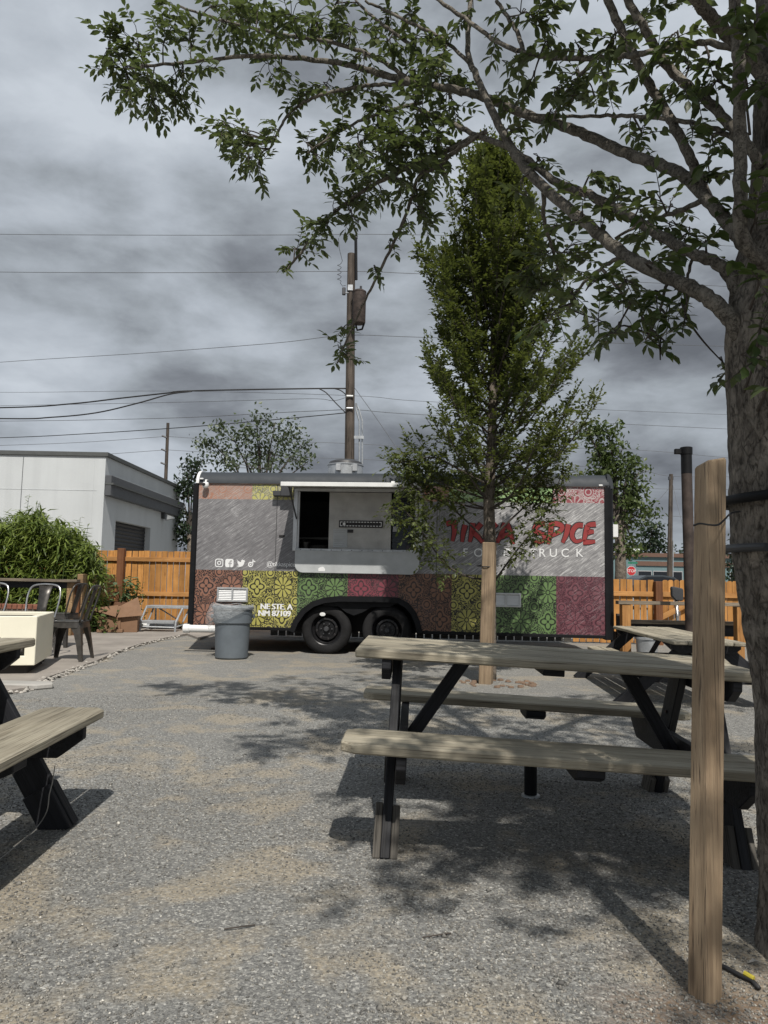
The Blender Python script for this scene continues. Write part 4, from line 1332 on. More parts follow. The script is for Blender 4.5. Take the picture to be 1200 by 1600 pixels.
def picnic_table(label, loc, rz, L=1.66, h=0.745, bh=0.445, W=0.76, inner=0.42, bw=0.285, spread=0.60, k=1.0, group='picnic tables', foot_mat=None):
    foot_mat = foot_mat or M_wood_black
    t = thing('picnic_table', label, 'picnic table', loc, rz, group)
    th = 0.036 * k
    n_ = 5
    pw = W / n_ - 0.009
    for i in range(n_):
        y = -W / 2 + (i + 0.5) * W / n_
        o = obj('table_plank', plank_mesh(L + random.uniform(-0.006, 0.006), pw, th, 0, 0), M_wood_grey, t, bevel=0.006, loc=(random.uniform(-.004, .004), y, h - th / 2 + random.uniform(-0.002, 0.002)))
        o.rotation_euler = (random.gauss(0, 0.008), 0, random.gauss(0, 0.0006))
    for s in (-1, 1):
        for j in range(2):
            pw_ = bw / 2 - 0.008
            y = s * (inner + (j + 0.5) * bw / 2)
            ch = 0.05 * k
            c0 = ch if (j == 1 and s == -1) or (j == 0 and s == 1) else 0
            c1 = ch if (j == 1 and s == 1) or (j == 0 and s == -1) else 0
            obj('bench_plank', plank_mesh(L + 0.02, pw_, th, c0, c1), M_wood_grey, t, bevel=0.006, loc=(0, y, bh - th / 2 + random.uniform(-0.002, 0.002)))
    fx = L / 2 - 0.17
    out = inner + bw - 0.02
    for s in (-1, 1):
        x = s * fx
        for yy_ in (-1, 1):
            top = Vector((x, yy_ * 0.17 * k, h - th - 0.02))
            bot = Vector((x, yy_ * spread, -0.02))
            dr = (bot - top).normalized()
            up = Vector((0, dr.z, -dr.y)) * (1 if yy_ < 0 else -1)
            lg = beam('leg', top, bot, 0.036 * k, 0.125 * k, M_wood_black, t, up=up)
            mid_ = bot - dr * 0.21 * k
            for q_ in (0.3, 0.62):
                pb_ = top.lerp(bot, q_)
                obj('bolt', MB().tube([pb_ + Vector((-0.025, 0, 0)), pb_ + Vector((0.025, 0, 0))], 0.008 * k, 6), M_rust, t) if s > 0 else None
            for sd in (-1, 1):
                offx = Vector((sd * 0.033 * k, 0, 0))
                fp_ = beam('foot_plate', mid_ + offx + dr * random.uniform(0, 0.02), bot + offx, 0.028 * k, 0.115 * k, foot_mat, t, up=up)
        # bench beam with sloped ends, cleat under the top
        xb_ = x - s * 0.042 * k
        pl = [(-out, bh - th - 0.004), (out, bh - th - 0.004), (out, bh - th - 0.05 * k), (out - 0.10 * k, bh - th - 0.125 * k), (-out + 0.10 * k, bh - th - 0.125 * k), (-out, bh - th - 0.05 * k)]
        obj('bench_beam', MB().prism(pl, lambda a, b, d: (d, a, b), -0.019 * k, 0.019 * k), M_wood_black, t, bevel=0.003, loc=(xb_, 0, 0))
        pl = [(-W / 2 + 0.02, h - th - 0.002), (W / 2 - 0.02, h - th - 0.002), (W / 2 - 0.02, h - th - 0.04 * k), (W / 2 - 0.08, h - th - 0.09 * k), (-W / 2 + 0.08, h - th - 0.09 * k), (-W / 2 + 0.02, h - th - 0.04 * k)]
        obj('top_cleat', MB().prism(pl, lambda a, b, d: (d, a, b), -0.019 * k, 0.019 * k), M_wood_black, t, bevel=0.003, loc=(x + s * 0.042 * k, 0, 0))
        beam('brace', (xb_ - s * 0.03, 0.0, bh - th - 0.08), (s * 0.36 * k, 0.0, h - th - 0.02), 0.036 * k, 0.058 * k, M_wood_black, t)
    for s in (-1, 1):
        pl = [(inner + 0.01, bh - th - 0.002), (out, bh - th - 0.002), (out, bh - th - 0.03 * k), (out - 0.045, bh - th - 0.05 * k), (inner + 0.055, bh - th - 0.05 * k), (inner + 0.01, bh - th - 0.03 * k)]
        obj('bench_cleat', MB().prism([(s * a, b) for a, b in pl], lambda a, b, d: (d, a, b), -0.05 * k, 0.05 * k), M_wood_black, t, bevel=0.003, loc=(0.05, 0, 0))
    obj('top_cleat', MB().box((0, 0, h - th - 0.022), (0.09 * k, W - 0.3, 0.04)), M_wood_black, t, bevel=0.003)
    return t


rzA = R(-2.5)
cA = Vector((-0.135, 3.03, 0)) + Matrix.Rotation(rzA, 3, 'Z') @ Vector((0.83, 0.38, 0))
picnic_table('weathered picnic table with black legs standing in dappled shade left of the wooden post', cA + Vector((0, 0, -0.03)), rzA, inner=0.45, spread=0.53, foot_mat=M_wood_bare)
bpy.data.objects['picnic_table'].rotation_euler.y = R(2.3)      # the ground falls away to the right
rzB = R(91.5)
cB = Vector((P(52, 1000, 3.14).x - 0.405, 3.27 - 0.83, 0))
picnic_table('weathered picnic table at the bottom left, cut off by the picture edge', cB, rzB)
picnic_table('smaller low picnic table between the near table and the right railing', (2.82, 7.25, 0), R(86), L=2.1, h=0.56, bh=0.33, W=0.62, inner=0.36, bw=0.24, spread=0.74, k=0.85)

# umbrella stub under the near table
q = G(829, 1244)
UM = thing('umbrella_tube', 'short black umbrella tube with pale ring standing in the gravel under the near picnic table', 'umbrella tube', (q.x, q.y, 0))
obj('tube', MB().tube([(0, 0, 0), (0, 0, 0.2)], 0.031, 16), M_black, UM, auto=0.6)
obj('ring', MB().lathe([(0.045, 0.0), (0.044, 0.008), (0.031, 0.01)], 18), M_galv, UM)

# pale string hanging from the left table's leg
q = [G(x, y, z) for x, y, z in ((-60, 1392, 0.006), (-5, 1346, 0.006), (30, 1318, 0.006), (58, 1292, 0.02))]
yl = 2.98
q += [P(73, 1268, yl), P(77, 1242, yl - 0.03), P(82, 1222, yl - 0.03), P(86, 1196, yl - 0.03)]
tag(obj('string', MB().tube([tuple(c) for c in catmull([tuple(v) for v in q], 5)], 0.0022, 5), M_conc_l, smooth=True), 'thin pale string trailing over the gravel to the left table leg', 'string')

# ================================================================== WOODEN POST + TIES + SMALL TREE STAKE
y0 = 1.86
pb = G(1100, 1556)
ptp = P(1110, 722, pb.y + 0.02)
WP = thing('wooden_post', 'square pine post standing upright in front of the thick tree trunk', 'post', (pb.x, pb.y, 0))
lean = Vector((ptp.x - pb.x, ptp.y - pb.y, ptp.z))
W_ = 0.061
segs = 14
vs, fs = [], []
for i in range(segs + 1):
    t_ = i / segs
    c = lean * t_ - Vector((0, 0, 0.05 * (1 - t_)))
    ang = R(33 - 21 * t_)
    for (a, b) in ((-1, -1), (1, -1), (1, 1), (-1, 1)):
        v = Matrix.Rotation(ang, 3, 'Z') @ Vector((a * W_ / 2, b * W_ / 2, 0))
        z_ = c.z + (0.006 * (a - b) if i == segs else 0)
        vs.append((z_, -(c.x + v.x), c.y + v.y))      # built lying on X so that the grain follows it
for i in range(segs):
    for k in range(4):
        k2 = (k + 1) % 4
        fs.append((i * 4 + k, i * 4 + k2, i * 4 + 4 + k2, i * 4 + 4 + k))
fs += [(3, 2, 1, 0), (segs * 4, segs * 4 + 1, segs * 4 + 2, segs * 4 + 3)]
me = MB().add(vs, fs).mesh('shaft', 0.006)
o = obj('shaft', me, M_post, WP)
o.matrix_local = Matrix(((0, -1, 0, 0), (0, 0, 1, 0), (1, 0, 0, 0), (0, 0, 0, 1)))
ws = [P(x, y, yw) for x, y, yw in ((1084, 821, 1.815), (1094, 818, 1.80), (1108, 820, 1.79), (1122, 820, 1.80), (1132, 812, 1.86), (1142, 802, 1.98), (1156, 799, 2.03))]
tag(obj('tie_wire', MB().tube([tuple(c) for c in catmull([tuple(v) for v in ws], 4)], 0.0026, 6), M_wire, smooth=True), 'thin black wire looped from the wooden post to the thick tree trunk', 'wire')

# yellow-tipped irrigation hose end right of the post
q = [G(1122, 1511), G(1140, 1520), G(1160, 1531), G(1176, 1538), G(1186, 1549)]
HS = thing('drip_hose', 'thin black drip hose with yellow end lying on the gravel right of the wooden post', 'hose', (0, 0, 0))
obj('hose', MB().tube([(c.x, c.y, 0.008) for c in q], 0.006, 6), M_wire, HS, smooth=True)
obj('fitting', MB().tube([(q[3].x - 0.012, q[3].y + 0.02, 0.018), (q[3].x + 0.004, q[3].y, 0.014)], 0.0065, 8), M_yellow, HS)
q = G(1167, 1507)
tag(obj('dry_leaf', MB().add([(0, 0, 0.004), (0.02, 0.008, 0.012), (0.045, 0.0, 0.006), (0.02, -0.01, 0.014), (0.02, 0, 0.006)], [(0, 4, 1), (1, 4, 2), (2, 4, 3), (3, 4, 0)]), M_conc_l, loc=(q.x, q.y, 0)), 'small dry curled leaf on the gravel near the yellow hose end', 'leaf')
for (px, py) in ((660, 1468), (350, 1455)):
    q = G(px, py)
    tag(obj('dry_twig', MB().tube([(0, 0, 0.006), (0.04, 0.008, 0.009), (0.085, 0.03, 0.006)], 0.0022, 5), M_twig, loc=(q.x, q.y, 0)), 'small dry twig lying on bare gravel ' + ('below the picnic table' if px > 500 else 'in the bottom left quarter'), 'twig')

M_stone_brown = simple('brown_stone', (0.17, 0.115, 0.08), 0.95, var=0.3)
# stake of the small tree
yS = G(760, 1070).y
sb = G(759, 1068)
zst = P(763, 847, yS).z
SK = thing('tree_stake', 'square pale wooden stake tied in front of the young tree', 'stake', (sb.x, sb.y, 0))
beam('shaft', (0, 0, -0.05), (0.03, 0.0, zst), 0.125, 0.125, M_post, SK, up=(-0.35, -1, 0), bevel=0.006)
obj('tie_band', MB().tube([(0.0 + 0.09 * math.cos(a), 0.06 + 0.13 * math.sin(a), zst - 0.24 + 0.01 * math.sin(a)) for a in [k / 16 * 2 * math.pi for k in range(17)]], 0.006, 6, caps=False), M_wire, SK)
mb = MB()
for k in range(36):
    a = random.random() * 6.28; rr_ = 0.16 + random.random() * 0.14
    s_ = random.uniform(0.015, 0.04)
    mb.lathe([(0, 0), (s_, 0.003), (s_ * 0.8, s_ * 0.5), (0, s_ * 0.6)], 6, Matrix.Translation((sb.x + 0.12 + rr_ * math.cos(a) * 1.4, sb.y + rr_ * math.sin(a), 0)) @ Matrix.Rotation(a, 4, 'Z'))
obj('tree_pit_stones', mb, M_stone_brown, kind='stuff')

# ================================================================== LEFT FURNITURE
# cream planter: a hollow box with a window in its front, on a recessed plinth
c0 = P(53, 1053, 7.35); cz0 = 0.115; cz1 = P(53, 963, 7.35).z
CRZ = R(15)
PL = thing('cream_planter', 'cream painted hollow box planter standing on the concrete patio edge', 'planter', (c0.x, c0.y, 0.035), CRZ)
LX, LY = 1.5, 0.98
ho = cz1 - 0.035
zb_ = 0.085
mb = MB().plate([(-LX, zb_), (0, zb_), (0, ho), (-LX, ho)], [[(-LX + 0.2, zb_ + 0.09), (-0.1, zb_ + 0.09), (-0.1, ho - 0.24), (-LX + 0.2, ho - 0.24)]], lambda a, b, d: (a, d, b), 0.0, 0.07)
mb.box((-0.035, LY / 2, (zb_ + ho) / 2), (0.07, LY - 0.144, ho - zb_)).box((-LX + 0.035, LY / 2, (zb_ + ho) / 2), (0.07, LY - 0.144, ho - zb_))
mb.box((-LX / 2, LY - 0.036, (zb_ + ho) / 2), (LX, 0.07, ho - zb_))
obj('body', mb, M_cream, PL, bevel=0.006)
obj('plinth', MB().box((-LX / 2, LY / 2, 0.042), (LX - 0.16, LY - 0.14, 0.083)), M_dark_soil, PL)
obj('tray', MB().box((-LX / 2, LY / 2, ho - 0.05), (LX - 0.145, LY - 0.145, 0.03)), M_dark_soil, PL)
obj('log', MB().tube([(-0.5, 0.3, zb_ + 0.17), (-0.13, 0.22, zb_ + 0.16)], 0.07, 10), M_stone, PL)


# ---- pressed-metal cafe chair
def cafe_chair(label, loc, rz, mat, leg_mat=None):
    t = thing('metal_chair', label, 'chair', loc, rz, 'metal cafe chairs on the patio')
    hs = 0.45
    # seat: faces +X (front), back at -X
    mb = MB()
    o_ = rrect(0, 0, 0.36, 0.07, 4)
    mb.prism(o_, lambda a, b, d: (a, b, d), hs - 0.018, hs)
    obj('seat', mb, mat, t, bevel=0.006)
    mb = MB()
    inner_ = rrect(0, 0, 0.345, 0.066, 4)
    n_ = len(o_)
    vs = [(a, b, hs - 0.016) for a, b in o_] + [(a * 1.04, b * 1.04, hs - 0.075) for a, b in o_]
    fs = [(i, (i + 1) % n_, n_ + (i + 1) % n_, n_ + i) for i in range(n_)]
    obj('apron', MB().add(vs, fs), mat, t, smooth=True)
    for sx_ in (-1, 1):
        for sy_ in (-1, 1):
            # folded-sheet leg: wide at the apron, tapering to the foot
            tp = Vector((sx_ * 0.17, sy_ * 0.17, hs - 0.05))
            bt_ = Vector((sx_ * 0.225, sy_ * 0.215, 0.0))
            L4 = []
            for (t__, w) in ((0, 0.115), (0.2, 0.078), (0.5, 0.055), (1, 0.036)):
                c = tp.lerp(bt_, t__)
                L4.append([c, c - Vector((sx_ * w, 0, 0)), c - Vector((0, sy_ * w, 0))])
            vs, fs = [], []
            for r_ in L4:
                vs += r_
            for i in range(3):
                for (a, b) in ((0, 1), (0, 2)):
                    fs.append((i * 3 + a, i * 3 + b, i * 3 + 3 + b, i * 3 + 3 + a))
            lg = MB().add(vs, fs).mesh('leg')
            o = obj('leg', lg, leg_mat or mat, t)
            sm = o.modifiers.new('sheet', 'SOLIDIFY'); sm.thickness = 0.006; sm.offset = 0
    # back hoop
    pts = [(-0.165, -0.175, hs - 0.01), (-0.21, -0.195, hs + 0.16), (-0.25, -0.195, hs + 0.30), (-0.275, -0.15, hs + 0.385), (-0.285, 0.0, hs + 0.405), (-0.275, 0.15, hs + 0.385), (-0.25, 0.195, hs + 0.30), (-0.21, 0.195, hs + 0.16), (-0.165, 0.175, hs - 0.01)]
    obj('back_hoop', MB().tube([tuple(c) for c in catmull(pts, 5)], 0.0115, 8), leg_mat or mat, t, smooth=True)
    vs = []
    for (z_, w, x_) in ((0.0, 0.062, -0.168), (0.14, 0.058, -0.205), (0.28, 0.068, -0.246), (0.40, 0.085, -0.283)):
        vs += [(x_, -w, hs + z_), (x_ - 0.012, 0, hs + z_), (x_, w, hs + z_)]
    fs = []
    for i in range(3):
        for k in range(2):
            fs.append((i * 3 + k, i * 3 + k + 1, i * 3 + 4 + k, i * 3 + 3 + k))
    o = obj('back_splat', MB().add(vs, fs), mat, t, smooth=True)
    sm = o.modifiers.new('sheet', 'SOLIDIFY'); sm.thickness = 0.004
    return t


cafe_chair('dark gunmetal cafe chair seen side-on, standing alone at the open end of the cream planter', (P(104, 1000, 8.55).x, 8.62, 0.035), R(180 + 4), M_gun)
cafe_chair('bright-framed metal cafe chair with grey splat facing the camera behind the cream planter', (P(63, 950, 8.9).x, 8.72, 0.035), R(-92), M_gun, M_chrome)
cafe_chair('dark gunmetal cafe chair farther back, beside the railing post', (P(110, 950, 10.2).x - 0.12, 10.2, 0.035), R(180 - 8), M_gun)
cafe_chair('bright-framed metal cafe chair mostly outside the left picture edge', (P(-22, 950, 9.2).x, 9.1, 0.035), R(-88), M_gun, M_chrome)

# trash can with a clear liner
q = G(374, 1022)
TC = thing('trash_can', 'grey round plastic trash can with clear liner in front of the trailer', 'trash can', (q.x, 9.42, 0))
hc = P(374, 947, 9.42).z
rt, rb_ = 0.238, 0.203
prof = [(0.0, 0.012), (rb_ - 0.02, 0.0), (rb_, 0.02)]
for k in range(1, 9):
    t_ = k / 8
    prof.append((rb_ + (rt - 0.018 - rb_) * t_, 0.02 + t_ * (hc - 0.24)))
prof += [(rt + 0.002, hc - 0.205), (rt + 0.006, hc - 0.04), (rt + 0.022, hc - 0.036), (rt + 0.024, hc - 0.012), (rt + 0.014, hc), (rt - 0.004, hc), (rt - 0.012, hc - 0.03), (rb_ - 0.012, 0.04), (0, 0.04)]
obj('body', MB().lathe(prof, 40), M_can, TC, auto=0.45)
for a in (R(-165), R(15)):
    obj('handle', MB().box((0, 0, 0), (0.03, 0.11, 0.05)), M_can, TC, bevel=0.01, M=Matrix.Rotation(a, 4, 'Z') @ Matrix.Translation((rt + 0.02, 0, hc - 0.13)))
mb = MB()
rng = random.Random(4)
nA, nZ = 40, 9
vs = []
for j in range(nZ):
    t_ = j / (nZ - 1)
    for k in range(nA):
        a = 2 * math.pi * k / nA
        side = max(0.0, math.cos(a - R(190)))
        drop = 0.10 + 0.24 * side ** 1.5 + 0.05 * math.sin(3 * a)
        z_ = hc + 0.012 - t_ * drop + (0.035 * side if j < 2 else 0)
        r_ = rt + 0.03 + 0.02 * math.sin(t_ * 3.14) + (0.05 * side * math.sin(t_ * 2.6)) + rng.uniform(-0.008, 0.008)
        if j == 0:
            r_ -= 0.02
        vs.append((r_ * math.cos(a), r_ * math.sin(a), z_ + rng.uniform(-0.006, 0.006)))
fs = [(j * nA + k, j * nA + (k + 1) % nA, (j + 1) * nA + (k + 1) % nA, (j + 1) * nA + k) for j in range(nZ - 1) for k in range(nA)]
obj('liner', MB().add(vs, fs), M_bag, TC, smooth=True)
mb = MB()
for k in range(nA):
    a0, a1 = 2 * math.pi * k / nA, 2 * math.pi * (k + 1) / nA
obj('liner_rim', MB().tube([((rt + 0.012) * math.cos(a), (rt + 0.012) * math.sin(a), hc + 0.012 + 0.01 * math.sin(5 * a)) for a in [i / 40 * 2 * math.pi for i in range(41)]], 0.006, 5), M_bag, TC, smooth=True)

# white drain pipe along the ground at the trailer's left end
pq = [P(213, 974, 13.6), P(255, 978, 13.2), P(290, 981, 12.9)]
DP = thing('drain_pipe', 'white plastic drain pipe running low behind the metal step to the trailer', 'pipe', (0, 0, 0))
ym = 10.0
pts = [P(294, 982, ym), P(345, 983, ym)]
obj('pipe', MB().tube([pts[0], pts[1], pts[1] + Vector((0.06, 0.02, -0.0))], 0.05, 14), M_white, DP, auto=0.6)
obj('pipe_end', MB().tube([pts[0] - Vector((0.06, 0, 0)), pts[0] + Vector((0.02, 0, 0))], 0.06, 14), M_white, DP, auto=0.6)
obj('pipe', MB().tube([P(205, 975, 13.9), P(232, 976.5, 13.9)], 0.05, 10), M_white, DP, auto=0.6)
obj('pipe', MB().tube([P(231, 979, 13.9), P(278, 979.5, 13.9)], 0.085, 10), M_galv, DP, auto=0.6)

# two-tread metal work step
MS = thing('metal_step', 'galvanised two-tread metal work step standing against the golden fence', 'step stool', (0, 0, 0.02))
yA, yB_, yC = 13.1, 13.45, 13.85


def at(px, py, Y):
    return P(px, py, Y) - Vector((0, 0, 0.02))


mb = MB()
t0, t1 = at(230, 947, yB_), at(286, 950, yB_)
obj('tread', MB().box(((t0.x + t1.x) / 2 + 0.05, yB_ + 0.12, t0.z - 0.01), (t1.x - t0.x + 0.12, 0.34, 0.05)), M_galv, MS, bevel=0.005)
s0_, s1_ = at(217, 971, yA), at(272, 973, yA)
obj('tread', MB().box(((s0_.x + s1_.x) / 2, yA + 0.12, (s0_.z + s1_.z) / 2), (s1_.x - s0_.x, 0.28, 0.05)), M_galv, MS, bevel=0.005)
for (u_, l_) in ((t0, s0_), (t1, s1_)):
    obj('stringer', MB().tube([(u_.x, yB_ - 0.02, u_.z), (l_.x + 0.02, yA + 0.02, l_.z), (l_.x + 0.02, yA, 0.0)], 0.019, 8), M_galv, MS)
    obj('stringer', MB().tube([(u_.x + 0.07, yB_ + 0.2, u_.z), (l_.x + 0.1, yA + 0.2, l_.z)], 0.016, 8), M_galv, MS)
    obj('leg', MB().tube([(u_.x + 0.08, yB_ + 0.25, u_.z), (u_.x + 0.08, yB_ + 0.3, 0.0)], 0.019, 8), M_galv, MS)
obj('leg', MB().tube([(t1.x + 0.16, yB_ + 0.05, t1.z), (t1.x + 0.14, yB_ + 0.0, 0.0)], 0.019, 8), M_galv, MS)
obj('cross_brace', MB().tube([(t0.x + 0.12, yB_ + 0.25, t0.z - 0.03), (t1.x - 0.1, yB_ + 0.1, s1_.z + 0.02)], 0.013, 8), M_galv, MS)
obj('base_bar', MB().tube([(s0_.x, yA, 0.1), (s1_.x, yA, 0.09), (t1.x + 0.14, yB_, 0.16)], 0.014, 8), M_galv, MS)

# cardboard box, torn open
CB = thing('cardboard_box', 'torn brown cardboard box with open flaps lying beside the low fence', 'box', (P(184, 985, 12.9).x, 12.95, 0.035), R(10))
w_, d_, h_ = 0.44, 0.34, 0.26
obj('carton', MB().box((0, 0, h_ / 2), (w_ * 1.5, d_, h_)), M_card, CB, bevel=0.004)
for poly in ([(-0.50, -0.20, h_ + 0.13), (-0.02, -0.24, h_ + 0.0), (0.0, -0.16, h_ + 0.2), (-0.25, -0.05, h_ + 0.15)],
             [(0.0, -0.24, h_ - 0.01), (0.42, -0.22, h_ + 0.03), (0.30, -0.05, h_ + 0.34), (0.05, -0.1, h_ + 0.2)],
             [(-0.38, 0.1, h_ + 0.01), (0.3, 0.15, h_ + 0.01), (0.28, 0.22, h_ + 0.22), (-0.3, 0.2, h_ + 0.14)]):
    o = obj('flap', MB().add(poly, [(0, 1, 2, 3)]), M_card, CB)
    sm = o.modifiers.new('card', 'SOLIDIFY'); sm.thickness = 0.008
obj('torn_strip', MB().box((0.03, -0.19, 0.13), (0.05, 0.012, 0.3)), M_card, CB)
obj('loose_panel', MB().box((-0.1, -0.24, 0.03), (0.42, 0.12, 0.05)), M_card, CB, bevel=0.004)

# ================================================================== BUILDINGS
# pale flat-roofed building at the left
bx1, by0 = P(161, 800, 20.0).x, 20.0
by1 = 26.6
zr0 = P(163, 713, 20.0).z
LB_ = thing('flat_building', 'pale grey stucco flat-roofed building with slate band beyond the left fence', 'building', (bx1, by0, 0))
bxL = -14.0
gz1, gz0 = P(205, 812, 22).z, 0.0
# garage opening on the right-hand face
ga, gb = None, None


def yat(px, x_):
    """depth at which pixel column px meets the plane x = x_"""
    d = ray(px, 830)
    return x_ * d.y / d.x


ga, gb = yat(180, bx1) - by0, yat(235, bx1) - by0
by1 = yat(278.5, bx1)
BL = by1 - by0
gz = P(182, 813, ga + by0).z
obj('front_wall', MB().box(((bxL - 0.302) / 2, 0.151, zr0 / 2), (-bxL - 0.302, 0.3, zr0 - 0.012)), M_stucco, LB_)
obj('side_wall', MB().plate([(0, 0), (BL, 0), (BL, zr0 - 0.01), (0, zr0 - 0.01)], [[(ga, 0.01), (gb, 0.01), (gb, gz), (ga, gz)]], lambda a, b, d: (d, a, b), -0.3, 0.0), M_stucco, LB_)
obj('rear_wall', MB().box((bxL / 2, BL - 0.15, zr0 / 2), (-bxL - 0.31, 0.28, zr0 - 0.02)), M_stucco, LB_)
obj('roof', MB().box((bxL / 2, BL / 2, zr0 - 0.35), (-bxL - 0.7, BL - 0.7, 0.1)), M_dark_trim, LB_)
obj('roof_edge', MB().box((bxL / 2 + 0.03, 0.14, zr0 + 0.05), (-bxL + 0.08, 0.38, 0.12)), M_dark_trim, LB_, bevel=0.01)
obj('roof_edge', MB().box((-0.13, BL / 2 + 0.2, zr0 + 0.05), (0.38, BL - 0.3, 0.118)), M_dark_trim, LB_, bevel=0.01)
zb1, zb0 = P(163, 742, 20).z, P(163, 774, 20).z
bd_ = obj('slate_band', MB().box((0.09, BL / 2 + 0.02, (zb0 + zb1) / 2), (0.17, BL, zb1 - zb0)), M_fascia, LB_, bevel=0.012)
obj('band_ledge', MB().box((0.12, BL / 2 + 0.02, zb1 - (zb1 - zb0) * 0.42), (0.24, BL + 0.02, 0.05)), M_dark_trim, bd_)
gd = obj('roll_door', MB().box((-0.2, (ga + gb) / 2, gz / 2), (0.03, gb - ga, gz)), M_black, LB_)
for k in range(int(gz / 0.115)):
    obj('slat', MB().prism([(-0.185, -0.05), (-0.16, 0), (-0.185, 0.05)], lambda a, b, d, k=k: (a, d, b + gz - 0.06 - k * 0.115), ga + 0.02, gb - 0.02), M_print_black, gd)
yl_ = yat(252, bx1) - by0
zl_ = P(250, 807, yl_ + by0).z
WL = obj('wall_lamp', MB().box((0.06, yl_, zl_ + 0.06), (0.12, 0.22, 0.28)), M_dgrey, LB_, bevel=0.01)
obj('lamp_shade', MB().prism([(0.0, 0.08), (0.28, 0.0), (0.28, -0.06), (0.0, -0.12)], lambda a, b, d: (a + 0.1, d, zl_ + b), yl_ + 0.0, yl_ + 0.2), M_galv, WL)
for px in (34,):
    xx_ = P(px, 760, 20).x - bx1
    obj('expansion_joint', MB().box((xx_, -0.001, zr0 / 2), (0.014, 0.012, zr0 - 0.1)), M_fascia, LB_)
obj('parapet_line', MB().box((bxL / 2, -0.002, P(80, 765, 20).z), (-bxL - 0.4, 0.008, 0.015)), M_stucco, LB_)

# teal shop front far to the right
ybf = 70.0
xq0, xq1 = P(940, 880, ybf).x, P(1330, 880, ybf).x
TB = thing('teal_building', 'long low teal and brown shop building far beyond the right fence', 'building', (xq0, ybf, 0))
LBx = xq1 - xq0
zz_ = {k: P(1010, k, ybf).z for k in (868, 872, 877, 884, 888, 890, 912)}
obj('wall', MB().box((LBx / 2, 2.0, zz_[868] / 2), (LBx, 4.0, zz_[868])), M_teal, TB)
obj('roof_edge', MB().box((LBx / 2, -0.1, zz_[868] + 0.05), (LBx + 0.4, 0.3, zz_[868] - zz_[872] + 0.12)), M_brownband, TB)
xbn = P(994, 880, ybf).x - xq0
obj('sign_band', MB().box(((LBx + xbn) / 2, -0.06, (zz_[877] + zz_[884]) / 2), (LBx - xbn, 0.12, zz_[877] - zz_[884])), M_brownband, TB)
xw = [(963, 972), (996, 1018), (1020, 1046), (1049, 1066), (1070, 1100), (1140, 1200)]
for a, b in xw:
    xa_, xb_ = P(a, 895, ybf).x - xq0, P(b, 895, ybf).x - xq0
    wn = obj('window', MB().box(((xa_ + xb_) / 2, -0.03, zz_[890] / 2 - 0.05), (xb_ - xa_, 0.08, zz_[890] - 0.1)), M_print_grey, TB)
    obj('pane', MB().box(((xa_ + xb_) / 2, -0.08, zz_[890] / 2 - 0.05), (xb_ - xa_ - 0.12, 0.03, zz_[890] - 0.25)), M_glassd, wn)
xr = P(999, 863, ybf).x - xq0
obj('roof_unit', MB().box((xr, 1.5, zz_[868] + 0.3), (0.9, 0.8, 0.75)), M_white, TB, bevel=0.04)

# stop sign
ys = 58.0
ss = P(986.5, 892, ys)
SS = thing('stop_sign', 'red octagonal stop sign with green street signs above it beyond the fence', 'road sign', (ss.x, ys, 0))
ro = 0.36
octo = [(ro * math.cos(R(22.5 + 45 * k)), ss.z + ro * math.sin(R(22.5 + 45 * k))) for k in range(8)]
obj('post', MB().tube([(0, 0.05, 0), (0, 0.05, ss.z + 0.95)], 0.03, 8), M_galv, SS)
obj('border', MB().prism([(a * 1.06, (b - ss.z) * 1.06 + ss.z) for a, b in octo], lambda a, b, d: (a, d, b), 0.0, 0.02), M_white, SS)
obj('face', MB().prism(octo, lambda a, b, d: (a, d, b), -0.012, -0.004), M_signred, SS)
obj('lettering', text_mb('STOP', 0.31, lambda a, b, d: (a, d, ss.z - 0.105 + b), -0.016, align='CENTER'), M_print_white, SS)
zg = P(990, 879.5, ys).z
obj('street_plate', MB().box((0.12, 0.0, zg), (0.75, 0.02, 0.15)), M_signgreen, SS)
obj('street_plate', MB().box((0.0, 0.06, zg + 0.2), (0.02, 0.6, 0.15)), M_signgreen, SS)

# parked car behind the fence
yc = 30.0
cxa, cxb = P(985, 900, yc).x, P(1058, 900, yc).x
zc = P(1030, 898.5, yc).z
CW = cxb - cxa
CA = thing('parked_car', 'dark grey estate car parked behind the right fence with only its roof showing', 'car', (cxa, yc, 0))
side = [(-0.75, 0.3), (-0.8, 0.72), (-0.55, 0.82), (0.0, 0.86), (CW * 0.22, zc - 0.14), (CW * 0.35, zc - 0.02), (CW * 0.7, zc), (CW * 0.95, zc - 0.07), (CW + 0.35, zc - 0.42), (CW + 0.75, 0.8), (CW + 0.75, 0.3)]
obj('body', MB().prism(side, lambda a, b, d: (a, d, b), 0.0, 1.7), M_carpaint, CA, bevel=0.05)
wd = [(0.15, 0.9), (CW * 0.24, zc - 0.18), (CW * 0.37, zc - 0.09), (CW * 0.7, zc - 0.08), (CW * 0.92, zc - 0.14), (CW + 0.2, zc - 0.42), (CW + 0.2, 0.9)]
obj('window', MB().prism(wd, lambda a, b, d: (a, d, b), -0.008, 0.02), M_glassd, CA)
for xx_ in (0.0, CW):
    wh = obj('wheel', MB().lathe([(0.0, 0.1), (0.2, 0.1), (0.3, 0.08), (0.31, -0.1), (0, -0.1)], 20, Matrix.Translation((xx_, 0.08, 0.31)) @ Matrix.Rotation(R(90), 4, 'X')), M_tyre, CA, auto=0.6)
    obj('rim', MB().lathe([(0.19, 0.101), (0.0, 0.11)], 16, Matrix.Translation((xx_, 0.07, 0.31)) @ Matrix.Rotation(R(90), 4, 'X')), M_galv, wh)
